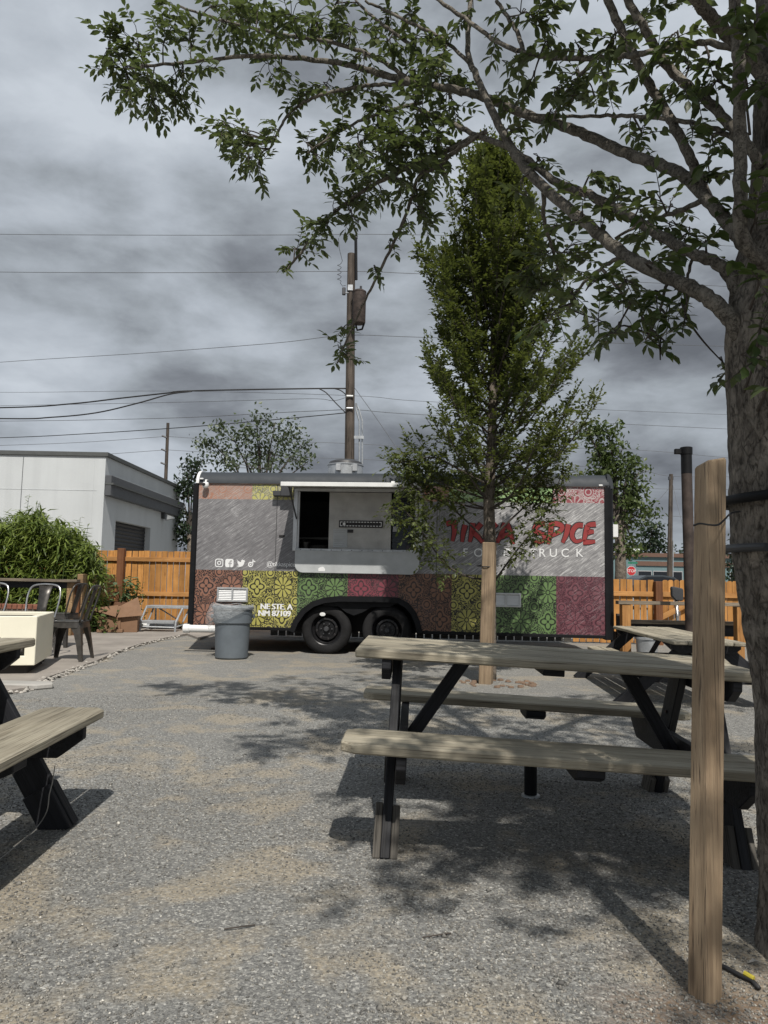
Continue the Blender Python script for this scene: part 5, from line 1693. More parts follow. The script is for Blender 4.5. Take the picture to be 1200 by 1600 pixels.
for xx_, mt_ in ((-0.79, M_white), (CW + 0.74, M_signred)):
    obj('headlight' if xx_ < 0 else 'tail_light', MB().box((xx_, 0.3, 0.68), (0.06, 0.3, 0.12)), mt_, CA, bevel=0.01)

# ================================================================== POLES AND WIRES
yU = 25.0
ut = P(548.7, 397, yU)
UP = thing('utility_pole', 'tall brown utility pole with transformer can rising behind the food trailer', 'utility pole', (P(545, 905, yU).x, yU, 0))


def U(px, py, Y=yU):
    return P(px, py, Y) - Vector((UP.location.x, UP.location.y, 0))


tp_, bt2 = U(549, 397), Vector((0, 0, 0))
obj('shaft', MB().tube([bt2, bt2.lerp(tp_, 0.5), tp_], [0.185, 0.165, 0.135], 16), M_utility, UP, auto=0.6)
tc = U(561.5, 486); zt1, zt0 = U(561, 462).z, U(561, 511).z
TR = obj('transformer', MB().lathe([(0.0, zt0), (0.215, zt0), (0.23, zt0 + 0.03), (0.235, zt1 - 0.05), (0.245, zt1 - 0.04), (0.245, zt1), (0.17, zt1 + 0.05), (0, zt1 + 0.06)], 24, Matrix.Translation((tc.x, -0.35, 0))), M_rust, UP, auto=0.5)
obj('bushing', MB().tube([(tc.x + 0.05, -0.4, zt1), (tc.x + 0.05, -0.4, zt1 + 0.18)], 0.04, 8), M_dgrey, TR)
obj('bracket', MB().tube([(tc.x - 0.1, -0.2, zt0), (tc.x - 0.05, -0.25, zt0 - 0.2), (tc.x + 0.12, -0.3, zt0 - 0.18), (tc.x + 0.18, -0.33, zt0)], 0.035, 6), M_black, TR)
a_, b_ = U(556, 374), U(556.5, 438)
obj('top_bracket', MB().tube([a_ + Vector((0, -0.05, 0)), b_ + Vector((0, -0.05, 0))], 0.055, 10), M_black, UP)
obj('insulator', MB().lathe([(0.03, a_.z), (0.075, a_.z + 0.02), (0.05, a_.z + 0.07), (0.075, a_.z + 0.1), (0.0, a_.z + 0.15)], 12, Matrix.Translation((a_.x, -0.05, 0))), M_dgrey, UP)
co = U(537.5, 457)
obj('cutout', MB().box((co.x, -0.1, co.z), (0.12, 0.12, 0.26)), M_dgrey, UP, bevel=0.02)
obj('cutout_arm', MB().tube([(co.x, -0.1, co.z - 0.05), (0.0 + tp_.x, -0.1, co.z - 0.05)], 0.025, 6), M_galv, UP)
cw = [U(529, 372), U(530, 388), U(535, 408)]
for k in range(22):
    t_ = k / 21
    c = U(530, 411 + 30 * t_)
    cw.append(c + Vector((0.075 * math.cos(k * 1.25), 0.05 * math.sin(k * 1.25), 0)))
cw += [U(535, 447), U(540, 446)]
obj('coiled_lead', MB().tube([tuple(c) for c in cw], 0.009, 5), M_wire, UP, smooth=True)
obj('tag_plate', MB().box((tp_.x + 0.0, -0.16, U(548, 452).z), (0.17, 0.02, 0.2)), M_galv, UP)
for py, w__ in ((621, 0.16), (640, 0.14)):
    obj('insulator_spool', MB().tube([(U(542, py).x, -0.2, U(547, py).z), (U(552, py).x, -0.2, U(547, py).z)], 0.035, 8), M_white if py == 621 else M_galv, UP)
for px in (561.5, 566):
    obj('conduit', MB().tube([U(px, 725), U(px, 658), U(px - 5, 640), U(556, 630)], 0.028, 8), M_galv, UP)
obj('conduit_bracket', MB().box((U(561, 684).x, -0.08, U(561, 684).z), (0.34, 0.04, 0.10)), M_galv, UP)

# slender far pole at the left
yV = 42.0
vt = P(262.5, 661, yV)
VP_ = thing('utility_pole', 'slender bare wooden pole with three stubby arms behind the pale building', 'utility pole', (vt.x, yV, 0))
obj('shaft', MB().tube([(0.06, 0, 0), (0, 0, vt.z)], [0.13, 0.085], 10), M_utility, VP_, auto=0.6)
for py in (683, 704, 725):
    zq_ = P(259, py, yV).z
    obj('insulator_arm', MB().tube([(0, -0.1, zq_ - 0.05), (-0.28, -0.1, zq_ + 0.06)], 0.05, 8), M_dgrey, VP_)

yW = 45.0
wtop = P(1048.5, 741, yW)
WPo = thing('utility_pole', 'dark leaning utility pole with pale conduit in front of the teal building', 'utility pole', (P(1045, 905, yW).x, yW, 0))
dx = wtop.x - WPo.location.x
obj('shaft', MB().tube([(0, 0, 0), (dx, 0, wtop.z)], [0.17, 0.115], 12), M_utility, WPo, auto=0.6)
obj('conduit', MB().tube([(0.17, -0.12, 0), (dx * 0.4 + 0.17, -0.1, P(1050, 845, yW).z)], 0.035, 8), M_galv, WPo)
obj('insulator', MB().box((dx - 0.02, 0, wtop.z - 0.25), (0.26, 0.2, 0.2)), M_dgrey, WPo)


def wire(label, pts, r=0.011, mat=M_wire_grey, grp='overhead wires', ext=True):
    pp = [P(*q) if len(q) == 3 else P(q[0], q[1], yU) for q in pts]
    cc = catmull([tuple(v) for v in pp], 6)
    tag(obj('overhead_wire', MB().tube([tuple(c) for c in cc], r, 6), mat, smooth=True), label, 'wire', grp)


XT = 556, 372
wire('topmost thin wire running left from the tip of the tall utility pole', [(-300, 361, 27), (0, 366, 26), (300, 367.5, 25.3), (530, 366.5, 25), (556, 366, 25), (700, 368, 26), (1000, 378, 28), (1300, 392, 32)], 0.009)
wire('second thin wire from the top, passing just under the pole tip', [(-300, 419, 28), (0, 425, 27), (300, 426, 26), (548, 424, 25.3), (660, 428, 26), (1000, 441, 28), (1300, 456, 32)], 0.010)
wire('thin wire rising from the left edge to the pole below the transformer', [(-300, 590, 33), (0, 566, 30), (220, 552, 27.5), (430, 536, 25.5), (541, 524, 24.9), (660, 527, 26), (960, 536, 29), (1300, 546, 34)], 0.010)
wire('long thin wire level with the pole, just above the thick twin cable', [(-300, 609, 35), (0, 613, 32), (260, 611, 29), (545, 618, 25.3), (660, 627, 27), (960, 641, 30), (1300, 654, 35)], 0.008)
wire('thick black cable that drops from the pole toward the left edge', [(541, 607, 24.8), (500, 607, 24.8), (400, 608.5, 25), (290, 611, 25.5), (262, 614, 25.6), (190, 622, 26), (110, 631, 26.5), (0, 637, 27.5), (-300, 640, 32)], 0.026, M_wire)
wire('sagging lower black cable that splits from the thick cable', [(300, 611.5, 25.4), (265, 616, 25.5), (215, 630, 25.5), (150, 645, 25.7), (80, 652, 26), (0, 654, 26.5), (-300, 648, 30)], 0.024, M_wire)
wire('short black jumper looping from the thick cable end down to the pole', [(498, 607, 24.8), (510, 614, 24.8), (524, 629, 24.8), (540, 645, 24.8)], 0.020, M_wire)
wire('short black jumper curving from the thick cable to the pole side', [(520, 606.5, 24.8), (532, 610, 24.8), (541, 617, 24.8)], 0.020, M_wire)
wire('pale lashed wire with small knots below the thick cable', [(541, 621, 24.8), (520, 626, 25), (480, 623, 25.5), (300, 628, 27), (0, 634, 31), (-300, 640, 36)], 0.009)
wire('medium wire sloping from the pole down to the left building roof', [(541, 645, 24.8), (480, 651, 25.3), (380, 660, 26.2), (270, 669, 28), (130, 678, 30), (0, 684, 32), (-300, 692, 36)], 0.016, M_wire)
wire('thin wire crossing just above the medium sloping wire', [(541, 640, 25.2), (430, 645, 26), (300, 652, 28), (150, 656, 30), (0, 658, 32), (-300, 660, 36)], 0.011)
wire('upper thin wire from the slender pole to the left', [(258, 682, 42), (130, 691, 43), (0, 696, 44), (-200, 702, 47)], 0.013)
wire('lower thin wire from the slender pole behind the building roof', [(258, 703, 42), (130, 712, 43), (0, 718, 44), (-200, 722, 47)], 0.013)
wire('upper thin wire between the slender pole and the tree behind the trailer', [(262, 682, 42), (330, 686, 42), (460, 690, 42), (545, 693, 42), (660, 699, 42)], 0.012)
wire('lower thin wire between the slender pole and the tree behind the trailer', [(262, 703, 42), (330, 707, 42), (460, 714, 42), (545, 717, 42), (660, 722, 42)], 0.012)
wire('diagonal guy wire dropping right from the tall pole', [(554, 606, 24.9), (580, 642, 24), (605, 678, 23), (632, 718, 22), (690, 800, 20)], 0.010)
wire('long thin wire right of the young tree, upper one', [(556, 640, 25.3), (660, 648, 27), (960, 662, 31), (1300, 678, 36)], 0.010)
wire('thin wire ending at the top of the dark leaning pole', [(900, 728, 46), (1000, 735, 45.5), (1048, 744, 45), (1145, 745, 47), (1300, 746, 50)], 0.012)
wire('pair of thin wires low at the right, the upper one', [(900, 700, 48), (1010, 704, 48), (1145, 716, 48), (1300, 728, 50)], 0.012)
wire('pair of thin wires low at the right, the lower one', [(940, 760, 46), (1040, 764, 46), (1145, 765, 46), (1300, 766, 50)], 0.012)
wire('lowest thin wire behind the dark leaning pole', [(940, 800, 50), (1040, 806, 50), (1145, 811, 50), (1300, 815, 50)], 0.014)
wire('guy wire sloping right from the top of the dark leaning pole', [(1050, 752, 45), (1060, 795, 44), (1075, 850, 43), (1090, 905, 42)], 0.012)
wire('guy wire sloping left from the dark leaning pole to the tree', [(1046, 762, 45), (1030, 780, 45), (1010, 795, 45), (985, 815, 45)], 0.012)

# ================================================================== FOLIAGE
LEAF8_V = np.array([(0, 0, 0), (-0.17, 0.26, 0.05), (0, 0.30, 0), (0.17, 0.26, 0.05), (-0.21, 0.62, 0.04), (0, 0.65, -0.02), (0.21, 0.62, 0.04), (0, 1, -0.09)], float)
LEAF8_F = np.array([(0, 2, 1), (0, 3, 2), (1, 2, 5), (1, 5, 4), (2, 3, 6), (2, 6, 5), (4, 5, 7), (5, 6, 7)])
LEAF4_V = np.array([(0, 0, 0), (-0.29, 0.48, 0.08), (0, 0.52, 0), (0.29, 0.48, 0.08), (0, 1, -0.08)], float)
LEAF4_F = np.array([(0, 2, 1), (0, 3, 2), (1, 2, 4), (2, 3, 4)])
LEAFN_V = np.array([(0, 0, 0), (-0.085, 0.3, 0.02), (0.085, 0.3, 0.02), (0, 0.62, -0.06), (0, 1, -0.24)], float)
LEAFN_F = np.array([(0, 2, 1), (1, 2, 3), (1, 3, 4), (3, 2, 4)])
rnd = random.Random(21)


def rv(r_=rnd):
    while True:
        v = Vector((r_.uniform(-1, 1), r_.uniform(-1, 1), r_.uniform(-1, 1)))
        if 0.05 < v.length < 1:
            return v.normalized()


class Leaves:
    def __init__(s):
        s.p, s.d, s.n, s.s = [], [], [], []

    def add(s, pos, d, n, size):
        s.p.append(tuple(pos)); s.d.append(tuple(d)); s.n.append(tuple(n)); s.s.append(size)

    def frames(s):
        p = np.array(s.p); d = np.array(s.d); n_ = np.array(s.n); sz = np.array(s.s)
        d /= np.linalg.norm(d, axis=1)[:, None]
        x = np.cross(d, n_)
        x /= (np.linalg.norm(x, axis=1)[:, None] + 1e-9)
        z = np.cross(x, d)
        Rm = np.stack([x, d, z], 2) * sz[:, None, None]
        return p, Rm

    def mesh(s, name, V, Fc, sel=None):
        p, Rm = s.frames()
        if sel is not None:
            p, Rm = p[sel], Rm[sel]
        vv_ = np.einsum('nij,kj->nki', Rm, V) + p[:, None, :]
        ff_ = (Fc[None] + (np.arange(len(p)) * len(V))[:, None, None]).reshape(-1, 3)
        me = np_mesh(name, vv_.reshape(-1, 3), ff_)
        return me


def shoot(lv, tw, p, d, length, nl, size, r0=0.0022, droop=0.25, spread=52, rr_=rnd):
    """leafy shoot from p along d"""
    d = d.normalized()
    side = d.cross(Vector((0, 0, 1)))
    if side.length < 0.1:
        side = d.orthogonal()
    side.normalize()
    pts = []
    q = p.copy()
    dd_ = d.copy()
    for i in range(4):
        pts.append(q.copy())
        q = q + dd_ * (length / 3)
        dd_ = (dd_ + Vector((0, 0, -droop * 0.35)) + rv(rr_) * 0.12).normalized()
    tw.tube([tuple(v) for v in pts], [r0, r0 * 0.85, r0 * 0.65, r0 * 0.4], 4, caps=False)
    for i in range(nl):
        t_ = 0.15 + 0.85 * (i + rr_.uniform(-0.2, 0.2)) / max(1, nl - 1)
        t_ = min(1, max(0, t_))
        k = min(2, int(t_ * 3))
        pos = pts[k].lerp(pts[k + 1], t_ * 3 - k)
        ax = (pts[k + 1] - pts[k]).normalized()
        sgn = 1 if i % 2 else -1
        ang = R(spread + rr_.uniform(-16, 16)) * (0.25 if i == nl - 1 else 1)
        sd = (side * sgn + rv(rr_) * 0.45).normalized()
        ld = (ax * math.cos(ang) + sd * math.sin(ang) + Vector((0, 0, -droop * rr_.uniform(0.4, 1.6)))).normalized()
        nn = (Vector((0, 0, 1)) + rv(rr_) * 0.55).normalized()
        lv.add(pos, ld, nn, size * rr_.uniform(0.7, 1.2))


# ------------------------------------------------------------------ the big shade tree at the right
ST_ = thing('shade_tree', 'large shade tree with thick grey trunk at the right edge and branches overhead', 'tree', (1.20, 2.16, 0))
TO = Vector(ST_.location)
TR_ = []        # trunk: pixel left edge, centre computed
tr_pts = [(1368, 1640, 2.14, 150), (1345, 1480, 2.15, 130), (1312, 1250, 2.15, 112), (1300, 1090, 2.15, 112), (1287, 1010, 2.15, 114), (1278, 945, 2.15, 116), (1268, 875, 2.15, 118), (1266, 780, 2.15, 120), (1264, 640, 2.15, 118), (1258, 520, 2.15, 116), (1260, 420, 2.18, 108), (1262, 300, 2.22, 88), (1256, 150, 2.25, 74), (1250, 0, 2.28, 64), (1240, -160, 2.3, 52)]
cc = []
for (px, py, Y, rp) in tr_pts:
    p = P(px, py, Y)
    cc.append((p.x, p.y, p.z, rp * Y / F_PX))
cc[0] = (cc[0][0], cc[0][1], -0.06, cc[0][3] * 1.1)
cc = catmull(cc, 26)
TRN = 110
vs, fs = [], []
from mathutils import noise as mnoise
for i, c in enumerate(cc):
    for k in range(TRN):
        a = 2 * math.pi * k / TRN
        ca_, sa_ = math.cos(a), math.sin(a)
        nz_ = mnoise.noise(Vector((ca_ * 1.2, sa_ * 1.2, c[2] * 1.4))) * 0.09 + mnoise.noise(Vector((ca_ * 4, sa_ * 4, c[2] * 3.5 + 9))) * 0.035
        fz = mnoise.ridged_multi_fractal(Vector((ca_ * 5.5, sa_ * 5.5, c[2] * 9)), 1.0, 2.1, 4, 1.0, 2.0)
        flare = 1 + 0.25 * max(0, 0.25 - c[2])
        r_ = c[3] * (1 + nz_) * flare - 0.0045 * fz + 0.006 + mnoise.noise(Vector((ca_ * 16, sa_ * 16, c[2] * 40))) * 0.0016
        vs.append((c[0] - TO.x + r_ * ca_, c[1] - TO.y + r_ * sa_, c[2]))
for i in range(len(cc) - 1):
    for k in range(TRN):
        k2 = (k + 1) % TRN
        fs.append((i * TRN + k, i * TRN + k2, (i + 1) * TRN + k2, (i + 1) * TRN + k))
obj('trunk', MB().add(vs, fs), M_bark, ST_, smooth=True)

limbs = [   # (px, py, Y) ... with start / end radius in photo pixels
    ([(1215, 560, 2.15), (1165, 535, 2.13), (1140, 497, 2.12), (1110, 468, 2.15), (1078, 449, 2.2), (1020, 422, 2.3), (975, 398, 2.4), (920, 352, 2.55), (868, 309, 2.7), (820, 262, 2.85), (790, 215, 3.0), (765, 165, 3.1), (745, 120, 3.2), (731, 80, 3.3), (735, 0, 3.4), (738, -80, 3.5)], 15, 3),
    ([(1215, 500, 2.16), (1160, 465, 2.16), (1142, 434, 2.18), (1120, 411, 2.2), (1078, 394, 2.25), (1035, 370, 2.35), (980, 336, 2.5), (920, 304, 2.65), (870, 285, 2.75), (835, 258, 2.85), (790, 228, 3.0), (745, 212, 3.15), (700, 190, 3.3), (640, 165, 3.45)], 12, 3),
    ([(1225, 440, 2.16), (1180, 400, 2.17), (1150, 366, 2.2), (1132, 342, 2.25), (1100, 305, 2.35), (1070, 276, 2.45), (1040, 261, 2.55), (980, 240, 2.7), (925, 215, 2.85), (880, 197, 2.95), (825, 180, 3.1), (765, 155, 3.2), (720, 142, 3.3), (650, 130, 3.4), (600, 117, 3.5), (555, 104, 3.55), (520, 97, 3.6), (440, 89, 3.7), (380, 88, 3.75), (300, 97, 3.8), (230, 103, 3.85), (195, 108, 3.9)], 12.5, 1.8),
    ([(1105, 310, 2.34), (1092, 280, 2.38), (1080, 250, 2.4), (1055, 200, 2.45), (1035, 165, 2.5), (1010, 125, 2.5), (990, 85, 2.5), (970, 45, 2.5), (950, 0, 2.5), (930, -70, 2.5)], 9, 6.5),
    ([(1190, 260, 2.18), (1160, 215, 2.2), (1140, 195, 2.25), (1108, 160, 2.3), (1075, 135, 2.35), (1040, 100, 2.4), (1022, 72, 2.45), (1005, 40, 2.45), (985, 8, 2.45), (960, -60, 2.45)], 9, 6.5),
    ([(1160, 225, 2.2), (1120, 203, 2.3), (1070, 190, 2.4), (1000, 182, 2.6), (950, 181, 2.75), (880, 182, 2.9), (820, 178, 3.0)], 5, 2),
    ([(1215, 150, 2.18), (1178, 95, 2.16), (1160, 72, 2.15), (1133, 50, 2.15), (1110, 25, 2.1), (1088, 0, 2.05), (1050, -60, 2.0)], 13, 9),
    ([(1190, 90, 2.2), (1110, 67, 2.25), (1070, 72, 2.3), (1025, 80, 2.4), (975, 88, 2.5), (925, 91, 2.6), (865, 90, 2.75), (815, 81, 2.9), (775, 64, 3.0), (735, 35, 3.1), (685, 0, 3.2), (650, -30, 3.3)], 5.5, 3),
    ([(818, 82, 2.9), (808, 50, 2.95), (790, 22, 3.0), (775, 0, 3.0)], 4, 3),
    ([(1200, 420, 2.05), (1160, 370, 2.02), (1157, 300, 2.0), (1156, 200, 2.0), (1154, 100, 2.0), (1150, 30, 2.0), (1145, -60, 2.0)], 11.5, 9),
    # secondary limbs at the left
    ([(655, 131, 3.4), (600, 132, 3.5), (565, 135, 3.55), (510, 146, 3.6), (475, 160, 3.65), (450, 180, 3.7), (435, 205, 3.7), (422, 232, 3.75)], 3.5, 1.8),
    ([(660, 160, 3.42), (600, 175, 3.5), (550, 195, 3.6), (500, 225, 3.65), (480, 240, 3.7)], 3, 1.5),
    ([(640, 126, 3.42), (600, 97, 3.5), (555, 77, 3.55), (500, 62, 3.6), (465, 58, 3.65), (400, 45, 3.7), (340, 30, 3.75), (280, 10, 3.8)], 4, 1.8),
    ([(675, 108, 3.4), (640, 70, 3.45), (600, 40, 3.5), (575, 20, 3.55), (555, 0, 3.6)], 3.5, 2),
    ([(735, 100, 3.25), (690, 60, 3.35), (640, 35, 3.4), (600, 15, 3.5), (570, 2, 3.5)], 3.5, 2),
    ([(745, 212, 3.15), (700, 235, 3.3), (650, 255, 3.45), (600, 280, 3.6), (550, 310, 3.75), (510, 345, 3.85), (470, 395, 3.95), (445, 425, 4.0)], 5, 1.8),
    ([(760, 205, 3.1), (720, 230, 3.2), (680, 262, 3.35), (655, 275, 3.45), (640, 320, 3.55), (622, 365, 3.65), (600, 410, 3.75), (588, 435, 3.8), (572, 466, 3.9), (556, 500, 4.0), (540, 535, 4.1), (527, 568, 4.15)], 4, 1.5),
    ([(850, 300, 2.8), (850, 345, 2.9), (862, 385, 3.0), (872, 420, 3.1)], 4, 2),
    ([(975, 400, 2.4), (945, 415, 2.5), (905, 450, 2.6), (885, 490, 2.7)], 4, 1.8),
    ([(1105, 310, 2.4), (1060, 330, 2.5), (1015, 345, 2.55), (960, 372, 2.6)], 5, 2),
    ([(1060, 400, 2.3), (1040, 450, 2.35), (1030, 490, 2.4), (1010, 530, 2.45)], 3.5, 1.6),
    ([(1085, 395, 2.3), (1075, 430, 2.35), (1073, 470, 2.35), (1068, 510, 2.4)], 3, 1.4),
    ([(940, 420, 2.5), (965, 450, 2.5), (985, 475, 2.5)], 3, 1.5),
    ([(930, 91, 2.6), (905, 120, 2.7), (880, 150, 2.8), (865, 185, 2.85), (850, 225, 2.9)], 3.5, 1.5),
]
lsamp = []      # samples for twigs: pixel, 3D
lb = []
for pts, ra, rb in limbs:
    c4_ = []
    L_ = len(pts)
    for i, (px, py, Y) in enumerate(pts):
        p = P(px, py, Y)
        rp = ra + (rb - ra) * i / (L_ - 1)
        c4_.append((p.x - TO.x, p.y - TO.y, p.z, rp * Y / F_PX, px, py, Y))
    sm_ = catmull(c4_, 5)
    lb.append(sm_)
    for i, c in enumerate(sm_):
        if i > len(sm_) * (0.25 if ra > 8 else 0.0):
            lsamp.append((c[4], c[5], c[6], c[0], c[1], c[2]))
    jit = [Vector((0.002 * math.sin(i * 2.1 + c[2] * 9), 0.002 * math.cos(i * 1.7), 0.003 * math.sin(i * 2.9))) for i, c in enumerate(sm_)]
    obj('branch', MB().tube([Vector(c[:3]) + j for c, j in zip(sm_, jit)], [max(0.002, c[3]) * (1 + 0.03 * math.sin(i * 1.9)) for i, c in enumerate(sm_)], 10 if ra > 8 else 6), M_bark_branch, ST_, smooth=True)
lsamp = np.array(lsamp)

clusters = [  # px, py, rx, ry
    (165, 75, 28, 36), (190, 115, 40, 36), (235, 150, 42, 26), (225, 125, 40, 25), (205, 165, 18, 14), (280, 125, 28, 28), (287, 155, 18, 18), (212, 62, 45, 26), (262, 50, 45, 24), (305, 62, 28, 18), (348, 42, 40, 22), (268, 18, 34, 16), (315, 95, 20, 16), (335, 108, 18, 14), (245, 172, 24, 16), (272, 160, 22, 14),
    (395, 40, 42, 26), (430, 62, 34, 24), (455, 22, 46, 24), (420, 100, 30, 20), (500, 30, 48, 26), (545, 42, 36, 26), (360, 10, 30, 14), (338, 12, 36, 14), (400, 8, 40, 14), (520, 8, 40, 14), (465, 60, 26, 16), (440, 120, 18, 10),
    (340, 192, 22, 22), (368, 205, 26, 26), (390, 228, 32, 34), (402, 262, 20, 24), (425, 205, 24, 18), (378, 240, 20, 26), (352, 208, 22, 18), (470, 150, 36, 18), (505, 128, 34, 18), (545, 150, 24, 14), (575, 138, 22, 14),
    (480, 222, 28, 18), (500, 246, 26, 16), (535, 205, 32, 20), (560, 228, 34, 30), (592, 205, 34, 30), (470, 240, 16, 12), (515, 210, 20, 14), (540, 245, 28, 20),
    (600, 240, 52, 34), (640, 225, 50, 40), (680, 212, 44, 40), (620, 280, 44, 32), (580, 268, 34, 26), (660, 262, 40, 36), (602, 168, 40, 24), (640, 152, 40, 24), (690, 118, 42, 32), (702, 160, 36, 34), (650, 108, 36, 24), (568, 95, 34, 22), (605, 62, 36, 22), (655, 62, 34, 26), (612, 30, 34, 20), (640, 15, 30, 16), (690, 90, 34, 24), (660, 185, 40, 26),
    (550, 300, 28, 24), (522, 330, 26, 24), (545, 325, 30, 22), (490, 360, 26, 20), (465, 392, 20, 22), (447, 420, 16, 18), (505, 345, 24, 18), (580, 298, 28, 20), (600, 312, 22, 20), (480, 378, 22, 16),
    (650, 305, 18, 36), (664, 340, 22, 30), (640, 362, 20, 12), (668, 300, 18, 24), (690, 262, 22, 26), (612, 375, 12, 10), (588, 425, 10, 10), (560, 348, 10, 10), (528, 540, 16, 26), (545, 560, 14, 16), (536, 512, 12, 12),
    (815, 20, 46, 24), (862, 22, 44, 22), (826, 88, 24, 22), (858, 78, 26, 20), (898, 62, 34, 22), (905, 112, 42, 24), (872, 140, 32, 22), (858, 182, 24, 24), (800, 112, 20, 18), (812, 168, 26, 22), (945, 122, 40, 26), (955, 60, 44, 32), (1000, 30, 44, 26), (1045, 62, 40, 32), (1072, 108, 34, 30), (1030, 96, 30, 24), (895, 150, 28, 18), (930, 150, 24, 14), (740, 14, 36, 14), (770, 60, 14, 10), (790, 150, 18, 24), (835, 130, 20, 18),
    (985, 180, 40, 14), (1002, 212, 28, 20), (1062, 160, 32, 26), (1088, 148, 26, 26), (1082, 205, 22, 18), (930, 268, 30, 30), (968, 298, 32, 24), (938, 318, 36, 20), (1000, 322, 38, 22), (1048, 322, 34, 24), (1078, 362, 36, 22), (1000, 368, 34, 22), (1108, 268, 32, 32), (1120, 240, 22, 22), (1128, 325, 20, 20), (1050, 352, 30, 20), (905, 300, 20, 16), (1110, 375, 24, 18), (1025, 300, 26, 18),
    (980, 440, 42, 32), (1012, 468, 32, 26), (958, 472, 32, 26), (935, 500, 26, 24), (1020, 412, 30, 18), (1062, 478, 22, 20), (1038, 496, 20, 16), (1038, 532, 18, 16), (1066, 520, 14, 14), (930, 440, 34, 32), (900, 470, 32, 32), (885, 420, 36, 36), (960, 520, 22, 20), (1000, 505, 22, 18), (945, 540, 20, 18), (1072, 445, 16, 14),
    (850, 400, 40, 38), (872, 352, 32, 24), (900, 345, 30, 22), (840, 455, 32, 30), (860, 500, 30, 30), (820, 420, 26, 26), (905, 390, 30, 26), (800, 205, 24, 16), (815, 300, 16, 12), (848, 260, 18, 14), (810, 100, 18, 14),
    (1182, 420, 24, 50), (1190, 500, 22, 34), (1172, 560, 24, 16), (1140, 577, 15, 14), (1178, 50, 30, 46), (1182, 130, 22, 46), (1192, 250, 16, 36), (1184, 340, 20, 36), (1195, 590, 16, 20), (1150, 20, 28, 20), (1105, 100, 28, 30), (1125, 130, 24, 26),
]
LV = Leaves()
TW = MB()
for (px, py, rx, ry) in clusters:
    d2 = (lsamp[:, 0] - px) ** 2 + (lsamp[:, 1] - py) ** 2
    cand = np.argsort(d2 + RNG.random(len(d2)) * 400)[:6]
    i = int(rnd.choice(list(cand[:3])))
    Yc = lsamp[i, 2] + rnd.uniform(-0.22, 0.18)
    near_trunk = px > 1165
    if near_trunk:
        Yc = 1.93 + rnd.uniform(-0.05, 0.04)
    base = Vector(lsamp[i, 3:6])
    c = P(px, py, Yc) - TO
    k_ = Yc / F_PX
    if near_trunk:
        base = c + Vector((0.06, 0.16, -0.05))
    mid_ = base.lerp(c, 0.55) + Vector((rnd.uniform(-.02, .02), rnd.uniform(-.02, .02), rnd.uniform(-0.01, 0.04)))
    tp_ = catmull([tuple(base), tuple(mid_), tuple(c)], 4)
    TW.tube([tuple(q) for q in tp_], [0.0045 - 0.0026 * i2 / (len(tp_) - 1) for i2 in range(len(tp_))], 5, caps=False)
    size = 0.053
    area = math.pi * rx * ry
    ns = max(2, int(area / (480 * (3.3 / Yc) ** 2) * 1.3 + 0.5))
    for s_ in range(ns):
        a = rnd.random() * 6.283
        rr_ = math.sqrt(rnd.random())
        ox, oz = rr_ * math.cos(a) * rx * k_, rr_ * math.sin(a) * ry * k_
        oy = rnd.uniform(-1, 1) * rx * k_ * 0.9
        end = c + CR * ox + Vector((0, 0, 1)) * oz + Vector((0, 1, 0)) * oy
        j = rnd.randint(len(tp_) // 2, len(tp_) - 1)
        st = Vector(tp_[j])
        dv = end - st
        if dv.length < 0.02:
            dv = rv() * 0.05
        Ls = rnd.uniform(0.08, 0.14)
        s0 = end - dv.normalized() * Ls * 0.6
        if (s0 - st).length > 0.02:
            TW.tube([tuple(st), tuple(st.lerp(s0, 0.5) + Vector((0, 0, 0.012))), tuple(s0)], [0.0024, 0.0021, 0.0019], 4, caps=False)
        shoot(LV, TW, s0, (dv.normalized() + Vector((0, 0, -0.15)) + rv() * 0.4), Ls, rnd.randint(7, 10), size, droop=0.14, spread=58)

# the rest of the crown, over and behind the camera: it throws the dappled shade
over_limbs = [
    [(1.22, 2.16, 2.6), (1.15, 1.5, 3.1), (1.05, 0.8, 3.5), (0.98, 0.1, 3.8), (0.9, -0.5, 4.0)],
    [(1.22, 2.16, 2.9), (1.4, 1.4, 3.5), (1.5, 0.6, 3.9), (1.4, -0.3, 4.2), (1.3, -1.2, 4.4)],
    [(1.20, 2.16, 3.0), (1.9, 1.9, 3.6), (2.5, 1.4, 4.0), (2.9, 0.8, 4.3)],
    [(1.20, 2.16, 3.1), (2.0, 2.6, 3.8), (2.7, 2.9, 4.3), (3.2, 3.0, 4.6)],
    [(1.18, 2.18, 3.2), (1.1, 2.7, 4.2), (1.0, 3.1, 5.2), (1.0, 3.3, 6.0)],
    [(1.2, 2.16, 3.3), (0.8, 1.8, 4.0), (0.5, 1.4, 4.4), (0.2, 1.2, 4.6)],
    [(1.2, 2.16, 3.4), (0.6, 2.9, 4.4), (0.1, 3.4, 5.0)],
]
for pts in over_limbs:
    c_ = catmull(pts, 5)
    n_ = len(c_)
    obj('branch', MB().tube([Vector(q) - TO for q in c_], [0.045 - 0.036 * i / (n_ - 1) for i in range(n_)], 8), M_bark_branch, ST_, smooth=True)
    for i in range(n_ // 4, n_):
        for rep in range(4):
            base = Vector(c_[i]) - TO
            c = base + Vector((rnd.gauss(0, 0.30), rnd.gauss(0, 0.30), rnd.gauss(0.05, 0.2)))
            TW.tube([tuple(base), tuple(base.lerp(c, .5) + Vector((0, 0, 0.03))), tuple(c)], [0.005, 0.004, 0.0025], 4, caps=False)
            for s_ in range(6):
                s0 = c + rv() * 0.09
                shoot(LV, TW, s0, rv() + Vector((0, 0, -0.2)), rnd.uniform(0.12, 0.2), rnd.randint(6, 9), 0.066)
obj('twigs', TW, M_twig, ST_, kind='stuff')

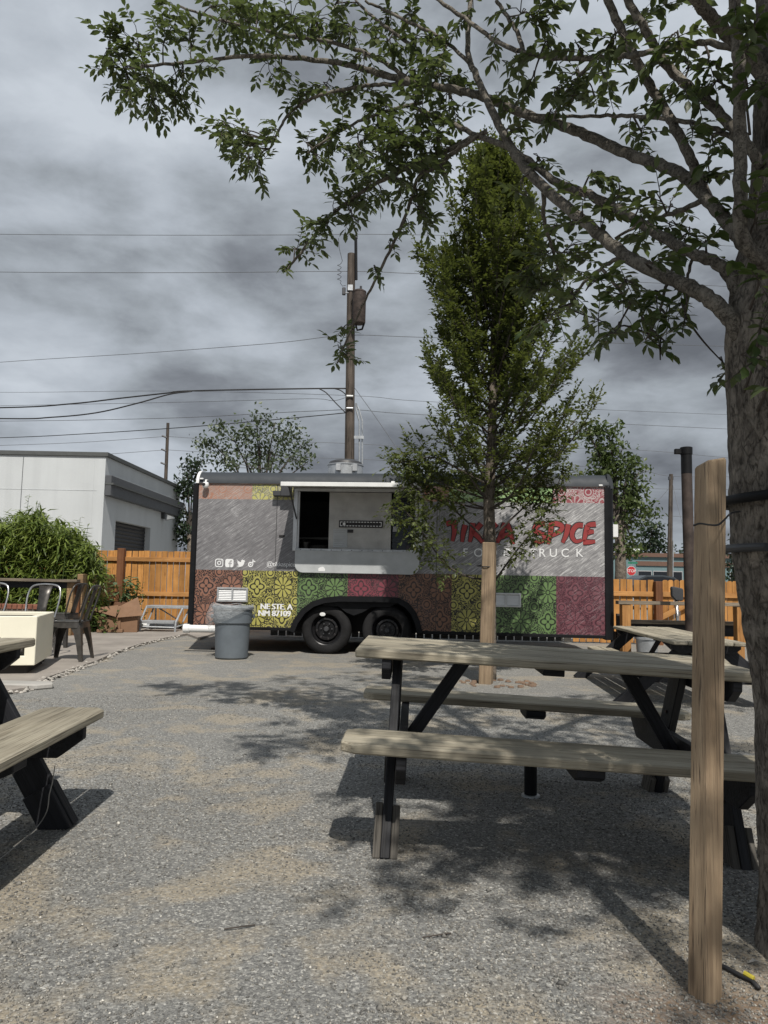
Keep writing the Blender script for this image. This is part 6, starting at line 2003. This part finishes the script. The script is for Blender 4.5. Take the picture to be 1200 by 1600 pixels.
# the 300 leaves that show largest are parts, the rest one mass
pA, RmA = LV.frames()
camv = np.array([EYE.x - TO.x, EYE.y - TO.y, EYE.z])
rel = pA - camv
fx_, rx_, ux_ = np.array(f0), np.array(CR), np.array(CU)
dz = rel @ fx_
pxv, pyv = 600 + F_PX * (rel @ rx_) / dz, 800 - F_PX * (rel @ ux_) / dz
infr = (dz > 0.5) & (pxv > 5) & (pxv < 1195) & (pyv > 5) & (pyv < 1500)
szp = np.array(LV.s) / np.maximum(dz, 0.1)
szp[~infr] = 0
order = np.argsort(-szp)
top = order[:300]
rest = order[300:]
obj('foliage', LV.mesh('foliage', LEAF8_V, LEAF8_F, rest), M_leaf, ST_, kind='stuff')
lm = np_mesh('leaf', LEAF8_V, LEAF8_F)
lm.materials.append(M_leaf)
lmats = [lm]
for k, col in enumerate([((0.03, 0.05, 0.018), (0.055, 0.085, 0.028)), ((0.05, 0.08, 0.025), (0.085, 0.125, 0.036))]):
    l2 = lm.copy()
    l2.materials.clear()
    l2.materials.append(leaf_mat('near_leaf', *col))
    lmats.append(l2)
for i in top:
    M_ = Matrix([[*RmA[i][r_], pA[i][r_]] for r_ in range(3)] + [[0, 0, 0, 1]])
    obj('leaf', rnd.choice(lmats), None, ST_, M=M_)

# tree tie straps on the trunk
def trunk_at(z):
    i = int(np.argmin(np.abs(cc[:, 2] - z)))
    return cc[i]


def ring(z0, drop, r_off, prof_w, n_=28, a0=0.0, a1=2 * math.pi):
    pts = []
    for k in range(n_ + 1):
        a = a0 + (a1 - a0) * k / n_
        c = trunk_at(z0)
        r_ = c[3] * 1.04 + r_off
        pts.append(Vector((c[0] + r_ * math.cos(a), c[1] + r_ * math.sin(a), z0 + drop * math.cos(a))))
    return pts


zs1 = P(1150, 768, 2.0).z
pts = ring(zs1 + 0.004, 0.012, 0.012, 0)
tag(obj('rubber_strap', MB().tube([tuple(p) for p in pts] , 0.014, 8), M_black, smooth=True), 'black rubber tie strap wrapped round the thick tree trunk near the post top', 'strap')
zs2 = P(1150, 853, 2.0).z
c = trunk_at(zs2)
pts = ring(zs2 - 0.006, 0.004, 0.004, 0)
SB_ = thing('hose_tie', 'thin wire tie with black hose sleeve round the thick tree trunk, below the strap', 'tie', (0, 0, 0))
obj('tie_wire', MB().tube([tuple(p) for p in pts], 0.0025, 5), M_wire, SB_, smooth=True)
pts = ring(zs2, 0.0, 0.010, 0, 10, R(178), R(214))
obj('hose_sleeve', MB().tube([tuple(p) for p in pts], [0.012] * 11, 10), M_dgrey, SB_, auto=0.6)

# ------------------------------------------------------------------ young upright tree in front of the trailer
tb = G(766, 1066)
YT = tb.y + 0.18
YTt = thing('young_tree', 'young upright dense green tree staked in front of the food trailer', 'tree', (tb.x, YT, 0))
YO = Vector(YTt.location)
tpx = [(764, 1066), (765, 960), (766, 860), (764, 780), (768, 700), (770, 600), (772, 500), (773, 400), (775, 300), (776, 250)]
tr_r = [0.075, 0.068, 0.064, 0.06, 0.052, 0.042, 0.033, 0.024, 0.014, 0.006]
tcl = []
for (px, py), r_ in zip(tpx, tr_r):
    p = P(px, py, YT) - YO
    tcl.append((p.x, p.y, p.z, r_))
tcl[0] = (tcl[0][0], tcl[0][1], -0.05, 0.08)
tcl = catmull(tcl, 5)
obj('trunk', MB().tube([c[:3] for c in tcl], [c[3] for c in tcl], 12), M_bark_small, YTt, smooth=True)
env_y = [240, 280, 330, 400, 470, 540, 600, 660, 720, 770, 810, 850]
env_l = [12, 58, 96, 124, 134, 112, 132, 130, 122, 140, 120, 30]
env_r = [12, 34, 74, 106, 126, 135, 160, 174, 172, 85, 40, 20]
KY = YT / F_PX
zmap = [P(770, y, YT).z for y in env_y]


def env(z, az):
    y = np.interp(-z, [-q for q in zmap], env_y)
    l_ = np.interp(y, env_y, env_l) * KY
    r_ = np.interp(y, env_y, env_r) * KY
    cx_ = math.cos(az)
    w = (cx_ + 1) / 2
    return l_ * (1 - w) + r_ * w


LV2 = Leaves()
BR = MB()
r2 = random.Random(5)
zc_ = tcl[:, 2]
nb_ = 0
ZT = P(776, 246, YT).z
ZL = P(766, 800, YT).z
for b_ in range(150):
    t_ = ((b_ + r2.random()) / 150) ** 1.15
    zs_ = ZL + (ZT - ZL) * (t_ ** 1.05) * 0.93
    i = int(np.argmin(np.abs(zc_ - zs_)))
    base = Vector(tcl[i][:3])
    az = b_ * 2.39996 + r2.uniform(-0.4, 0.4)
    # climb until the envelope is met
    el = R(r2.uniform(15, 60)) if t_ < 0.7 else R(r2.uniform(55, 80))
    if t_ < 0.16:
        el = R(r2.uniform(2, 30))
    hd = Vector((math.cos(az), math.sin(az), 0))
    Lb = 0.1
    q = base.copy()
    pts = [q.copy()]
    dd_ = (hd * math.cos(el) + Vector((0, 0, math.sin(el)))).normalized()
    frac = r2.uniform(0.8, 1.04) * (0.92 + 0.5 * mnoise.noise(Vector((math.cos(az) * 1.6, math.sin(az) * 1.6, zs_ * 1.5))))
    for k in range(24):
        q = q + dd_ * 0.075
        dd_ = (dd_ + Vector((0, 0, 0.045)) + rv(r2) * 0.05).normalized()
        pts.append(q.copy())
        rad_ = math.hypot(q.x - base.x, q.y - base.y)
        if rad_ > env(q.z, az) * frac or q.z > ZT + 0.06:
            break
    n_ = len(pts)
    if n_ < 3:
        pts = [base, base + dd_ * 0.07, base + dd_ * 0.16]
        n_ = 3
    r00 = 0.006 + 0.011 * (n_ / 24) * (1 - t_ * 0.5)
    BR.tube([tuple(v) for v in pts], [r00 * (1 - 0.8 * i2 / (n_ - 1)) for i2 in range(n_)], 5, caps=False)
    for k in range(1 if n_ < 6 else 2, n_):
        f_ = k / (n_ - 1)
        ns = 5 if f_ > 0.3 else (3 if f_ > 0.15 else 1)
        if t_ < 0.22:
            ns = 1 if f_ < 0.35 else 3
        for s_ in range(ns):
            dsh = (dd_ * 0.7 + rv(r2) * 0.85 + Vector((0, 0, 0.3))).normalized()
            s0 = pts[k] + rv(r2) * 0.025
            shoot(LV2, BR, s0, dsh, r2.uniform(0.08, 0.17), r2.randint(6, 9), 0.056, r0=0.0016, droop=0.1, spread=48, rr_=r2)
    # leading shoot: spiky outline
    shoot(LV2, BR, pts[-1], dd_ + Vector((0, 0, 0.6)), r2.uniform(0.16, 0.3), 13, 0.046, r0=0.002, droop=0.02, spread=40, rr_=r2)
# low bare boughs
for pl in ([(764, 905, 0), (735, 902, -0.05), (700, 885, -0.1), (672, 850, -0.2), (648, 815, -0.3), (625, 790, -0.35)],
           [(768, 918, 0), (775, 905, -0.05), (800, 870, -0.1), (835, 825, -0.15), (862, 780, -0.2), (880, 735, -0.2)],
           [(766, 842, 0), (800, 810, -0.1), (830, 780, -0.15), (850, 740, -0.2), (870, 700, -0.2)],
           [(765, 850, 0), (735, 820, 0.1), (700, 790, 0.0), (660, 770, -0.1), (630, 745, -0.1)],
           [(767, 760, 0), (720, 735, -0.1), (680, 715, -0.2), (640, 720, -0.2), (615, 725, -0.25)]):
    c_ = catmull([tuple(P(x, y, YT + dy) - YO) for x, y, dy in pl], 5)
    n_ = len(c_)
    BR.tube([tuple(q) for q in c_], [0.013 - 0.009 * i / (n_ - 1) for i in range(n_)], 6, caps=False)
    for i in range(int(n_ * 0.42), n_):
        for s_ in range(8):
            s0 = Vector(c_[i]) + rv(r2) * 0.11
            shoot(LV2, BR, s0, rv(r2) + Vector((-0.1, -0.1, 0.05)), r2.uniform(0.12, 0.22), r2.randint(7, 10), 0.053, r0=0.0016, droop=0.2, rr_=r2)
obj('branches', BR, M_twig, YTt, kind='stuff')
obj('crown', LV2.mesh('crown', LEAF4_V, LEAF4_F), M_leaf_small, YTt, kind='stuff')


# ------------------------------------------------------------------ background trees
def bg_tree(label, Y, base_px, blobs, leaf, mat, dens, seed, trunk_r=0.16, group=None, name='tree', V=LEAF4_V, Fc=LEAF4_F):
    rr_ = random.Random(seed)
    b0_ = P(base_px, 905, Y)
    t = thing(name, label, 'tree', (b0_.x, Y, 0), 0, group)
    O = Vector((b0_.x, Y, 0))
    kk = Y / F_PX
    top_ = min(b[1] for b in blobs)
    midx = sum(b[0] for b in blobs) / len(blobs)
    fork = P(base_px * 0.5 + midx * 0.5, (905 + top_) / 2 + 20, Y) - O
    obj('trunk', MB().tube([(0, 0, -0.1), tuple(fork * 0.5 + Vector((0.05, 0, 0))), tuple(fork)], [trunk_r, trunk_r * 0.8, trunk_r * 0.6], 10), M_bark_small, t, smooth=True)
    br = MB()
    lv = Leaves()
    for (px, py, rx, ry) in blobs:
        dy = rr_.uniform(-0.5, 0.5) * rx * kk
        c = P(px, py, Y + dy) - O
        m_ = fork.lerp(c, 0.5) + Vector((0, 0, 0.1 * (c - fork).length))
        br.tube([tuple(fork * 0.8), tuple(m_), tuple(c)], [trunk_r * 0.35, trunk_r * 0.2, trunk_r * 0.06], 5, caps=False)
        n_ = int(math.pi * rx * ry * kk * kk * dens / (leaf * leaf * 0.13))
        nsub = max(3, int(rx * ry / 90))
        subs = []
        for k in range(nsub):
            a, r_ = rr_.random() * 6.283, math.sqrt(rr_.random())
            sc = c + CR * (math.cos(a) * r_ * rx * kk) + Vector((0, rr_.uniform(-0.7, 0.7) * rx * kk, math.sin(a) * r_ * ry * kk))
            subs.append(sc)
            br.tube([tuple(c.lerp(m_, 0.25)), tuple(sc)], [trunk_r * 0.07, trunk_r * 0.03], 4, caps=False)
        for k in range(n_):
            sc = rr_.choice(subs)
            pos = sc + Vector((rr_.gauss(0, 1) * 8.5, rr_.gauss(0, 1) * 8.5, rr_.gauss(0, 1) * 6.5)) * kk
            lv.add(pos, (rv(rr_) + Vector((0, 0, -0.25))), rv(rr_) + Vector((0, 0, 0.8)), leaf * rr_.uniform(0.7, 1.3))
    obj('limbs', br, M_twig, t, kind='stuff')
    obj('crown', lv.mesh('crown', V, Fc), mat, t, kind='stuff')
    return t


bg_tree('wide feathery grey-green tree rising behind the trailer roof, left of the tall pole', 24, 405,
        [(405, 672, 30, 22), (362, 680, 32, 22), (330, 690, 22, 18), (440, 680, 34, 20), (470, 695, 20, 14), (400, 650, 22, 12), (425, 700, 34, 16), (380, 708, 36, 16), (345, 715, 26, 14), (455, 714, 32, 12), (480, 722, 18, 8), (430, 660, 16, 10), (410, 725, 60, 14), (400, 770, 60, 30)],
        0.14, M_leaf_far, 0.62, 3)
bg_tree('dark narrow tree between the pale building and the trailer, behind the fence', 27, 296,
        [(292, 735, 16, 22), (300, 760, 18, 26), (286, 780, 12, 26), (296, 810, 18, 28), (290, 840, 14, 22), (305, 840, 14, 20), (312, 725, 12, 12)],
        0.16, M_leaf_dark, 1.2, 4)
bg_tree('leafy pale green tree rising behind the right end of the trailer', 17, 965,
        [(935, 690, 30, 28), (960, 715, 28, 28), (985, 730, 20, 22), (950, 670, 18, 16), (975, 765, 26, 26), (995, 770, 16, 22), (1000, 735, 10, 10), (985, 800, 26, 26), (1008, 810, 12, 16), (970, 830, 22, 26), (990, 850, 20, 14), (940, 750, 26, 30), (915, 665, 14, 16)],
        0.12, M_leaf_far2, 1.35, 6)
bg_tree('dark evergreen tree beside the leaning utility pole behind the teal building', 78, 1015,
        [(1015, 835, 20, 14), (1025, 850, 20, 14), (1000, 852, 18, 14), (1034, 858, 12, 10), (1018, 822, 10, 8)],
        0.42, M_leaf_dark, 1.5, 8, trunk_r=0.3)
bg_tree('small dark round tree far beyond the teal building roof', 95, 1058,
        [(1058, 866, 8, 4), (1062, 868, 8, 4), (1066, 866, 5, 4)], 0.4, M_leaf_dark, 1.4, 9, trunk_r=0.2)
bg_tree('dark scrubby tree beyond the fence, between the wooden post and the trunk', 22, 1150,
        [(1148, 868, 16, 22), (1155, 845, 12, 16), (1142, 895, 12, 18), (1160, 890, 14, 18)], 0.13, M_leaf_dark, 0.9, 10, trunk_r=0.08)

# ------------------------------------------------------------------ bamboo
r3 = random.Random(12)
BBp = P(50, 940, 13.2)
BB = thing('bamboo_clump', 'large bright green bamboo clump behind the left railing', 'bamboo', (BBp.x, 13.2, 0))
BO = Vector(BB.location)
lv = Leaves()
stems = MB()
outl_x = [-140, -60, 0, 30, 60, 90, 120, 150, 165]
outl_y = [806, 806, 812, 802, 800, 812, 824, 862, 915]
KB = 13.2 / F_PX
for s_ in range(230):
    px = r3.uniform(-130, 160)
    topy = np.interp(px, outl_x, outl_y) + abs(r3.gauss(0, 1)) * 22
    Yb = 13.2 + r3.uniform(-0.75, 0.7)
    bpx = px * 0.8 + 8 + r3.uniform(-12, 12)
    b_ = P(bpx, 940, Yb) - BO; b_.z = 0
    tpp = P(px, topy, Yb) - BO
    mid_ = b_.lerp(tpp, 0.6) + Vector((r3.uniform(-.1, .1), r3.uniform(-.1, .1), 0.25))
    c_ = catmull([tuple(b_), tuple(mid_), tuple(tpp)], 6)
    if s_ % 3 == 0:
        stems.tube([tuple(q) for q in c_], [0.008 * (1 - 0.7 * i / (len(c_) - 1)) for i in range(len(c_))], 5, caps=False)
    for i in range(2, len(c_)):
        for k in range(9):
            pos = Vector(c_[i]) + rv(r3) * r3.uniform(0.0, 0.17)
            d_ = (Vector((r3.uniform(-1, 1), r3.uniform(-1, 1) - 0.25, r3.uniform(-0.9, 0.45)))).normalized()
            lv.add(pos, d_, Vector((0, 0, 1)) + rv(r3) * 0.5, r3.uniform(0.12, 0.24))
for (px, py) in ((46, 772), (58, 782), (52, 792), (70, 806), (126, 808), (118, 818), (138, 818)):
    base = P(px - 6, py + 40, 13.2) - BO
    tpp = P(px, py, 13.2) - BO
    stems.tube([tuple(base), tuple(tpp)], [0.006, 0.002], 4, caps=False)
    for k in range(14):
        t_ = r3.random()
        lv.add(base.lerp(tpp, t_), Vector((r3.uniform(-1, 1), r3.uniform(-1, 1), r3.uniform(-0.3, 0.6))), Vector((0, 0, 1)) + rv(r3) * 0.5, r3.uniform(0.08, 0.15))
obj('culms', stems, M_weed, BB, kind='stuff')
obj('foliage', lv.mesh('foliage', LEAFN_V, LEAFN_F), M_bamboo, BB, kind='stuff')

# weeds along the low fence
lv = Leaves()
wst = MB()
for s_ in range(150):
    a = r3.random()
    if a < 0.62:
        p = G(r3.uniform(134, 182), r3.uniform(978, 992))
        p.y = min(max(p.y, 11.9), 13.6); hmax = 0.5
        p.x = P(r3.uniform(138, 184), 950, p.y).x
    elif a < 0.85:
        p = Vector((P(r3.uniform(196, 216), 950, 13.6).x, 13.6 + r3.uniform(-.2, .3), 0)); hmax = 1.0
    else:
        p = Vector((P(r3.uniform(205, 300), 950, 14.0).x, 14.0 + r3.uniform(-.1, .2), 0)); hmax = 0.18
    h_ = hmax * r3.uniform(0.4, 1.0)
    tpp = p + Vector((r3.uniform(-.15, .15), r3.uniform(-.1, .1), h_))
    wst.tube([tuple(p), tuple(tpp)], [0.004, 0.0015], 4, caps=False)
    for k in range(int(10 + 22 * h_)):
        t_ = r3.uniform(0.1, 1)
        lv.add(p.lerp(tpp, t_), Vector((r3.uniform(-1, 1), r3.uniform(-1, 1), r3.uniform(-0.4, 0.6))), Vector((0, 0, 1)) + rv(r3) * 0.5, r3.uniform(0.045, 0.1))
WD = thing('weeds', 'green weeds growing along the foot of the low fence and tall fence', 'weeds', (0, 0, 0))
WD['kind'] = 'stuff'
obj('weed_stems', wst, M_weed, WD, kind='stuff')
obj('weed_leaves', lv.mesh('weed_leaves', LEAF4_V, LEAF4_F), M_weed, WD, kind='stuff')

# potted plant on the box
pp = P(187, 948, 13.25)
PP = thing('potted_plant', 'broad-leaved green plant in a brown pot standing by the cardboard box', 'plant', (pp.x, 13.3, 0.035))
pz1 = P(187, 938, 13.25).z
obj('pot', MB().lathe([(0.0, 0.0), (0.12, 0.0), (0.15, pz1 - 0.12), (0.165, pz1 - 0.12), (0.165, pz1 - 0.06), (0.14, pz1 - 0.06), (0.13, pz1 - 0.1), (0, pz1 - 0.1)], 18), M_pot, PP, auto=0.6)
lv = Leaves()
st_ = MB()
for k in range(16):
    a = r3.random() * 6.28
    h_ = r3.uniform(0.08, 0.44)
    e_ = Vector((0.17 * math.cos(a) * r3.random(), 0.17 * math.sin(a) * r3.random(), pz1 - 0.06 + h_))
    st_.tube([(0, 0, pz1 - 0.1), tuple(e_)], [0.006, 0.003], 4, caps=False)
    for q_ in range(3):
        a2 = a + r3.uniform(-1.4, 1.4)
        lv.add(e_ - Vector((0, 0, 0.05 * q_)), Vector((math.cos(a2), math.sin(a2) - 0.4, r3.uniform(-0.5, 0.3))), Vector((0, 0, 1)) + rv(r3) * 0.3, r3.uniform(0.13, 0.22))
obj('stems', st_, M_weed, PP, kind='stuff')
lm3 = np_mesh('leaf', LEAF8_V, LEAF8_F); lm3.materials.append(M_plant)
pL, RL_ = lv.frames()
for i in range(len(pL)):
    obj('leaf', lm3, None, PP, M=Matrix([[*RL_[i][r_], pL[i][r_]] for r_ in range(3)] + [[0, 0, 0, 1]]))
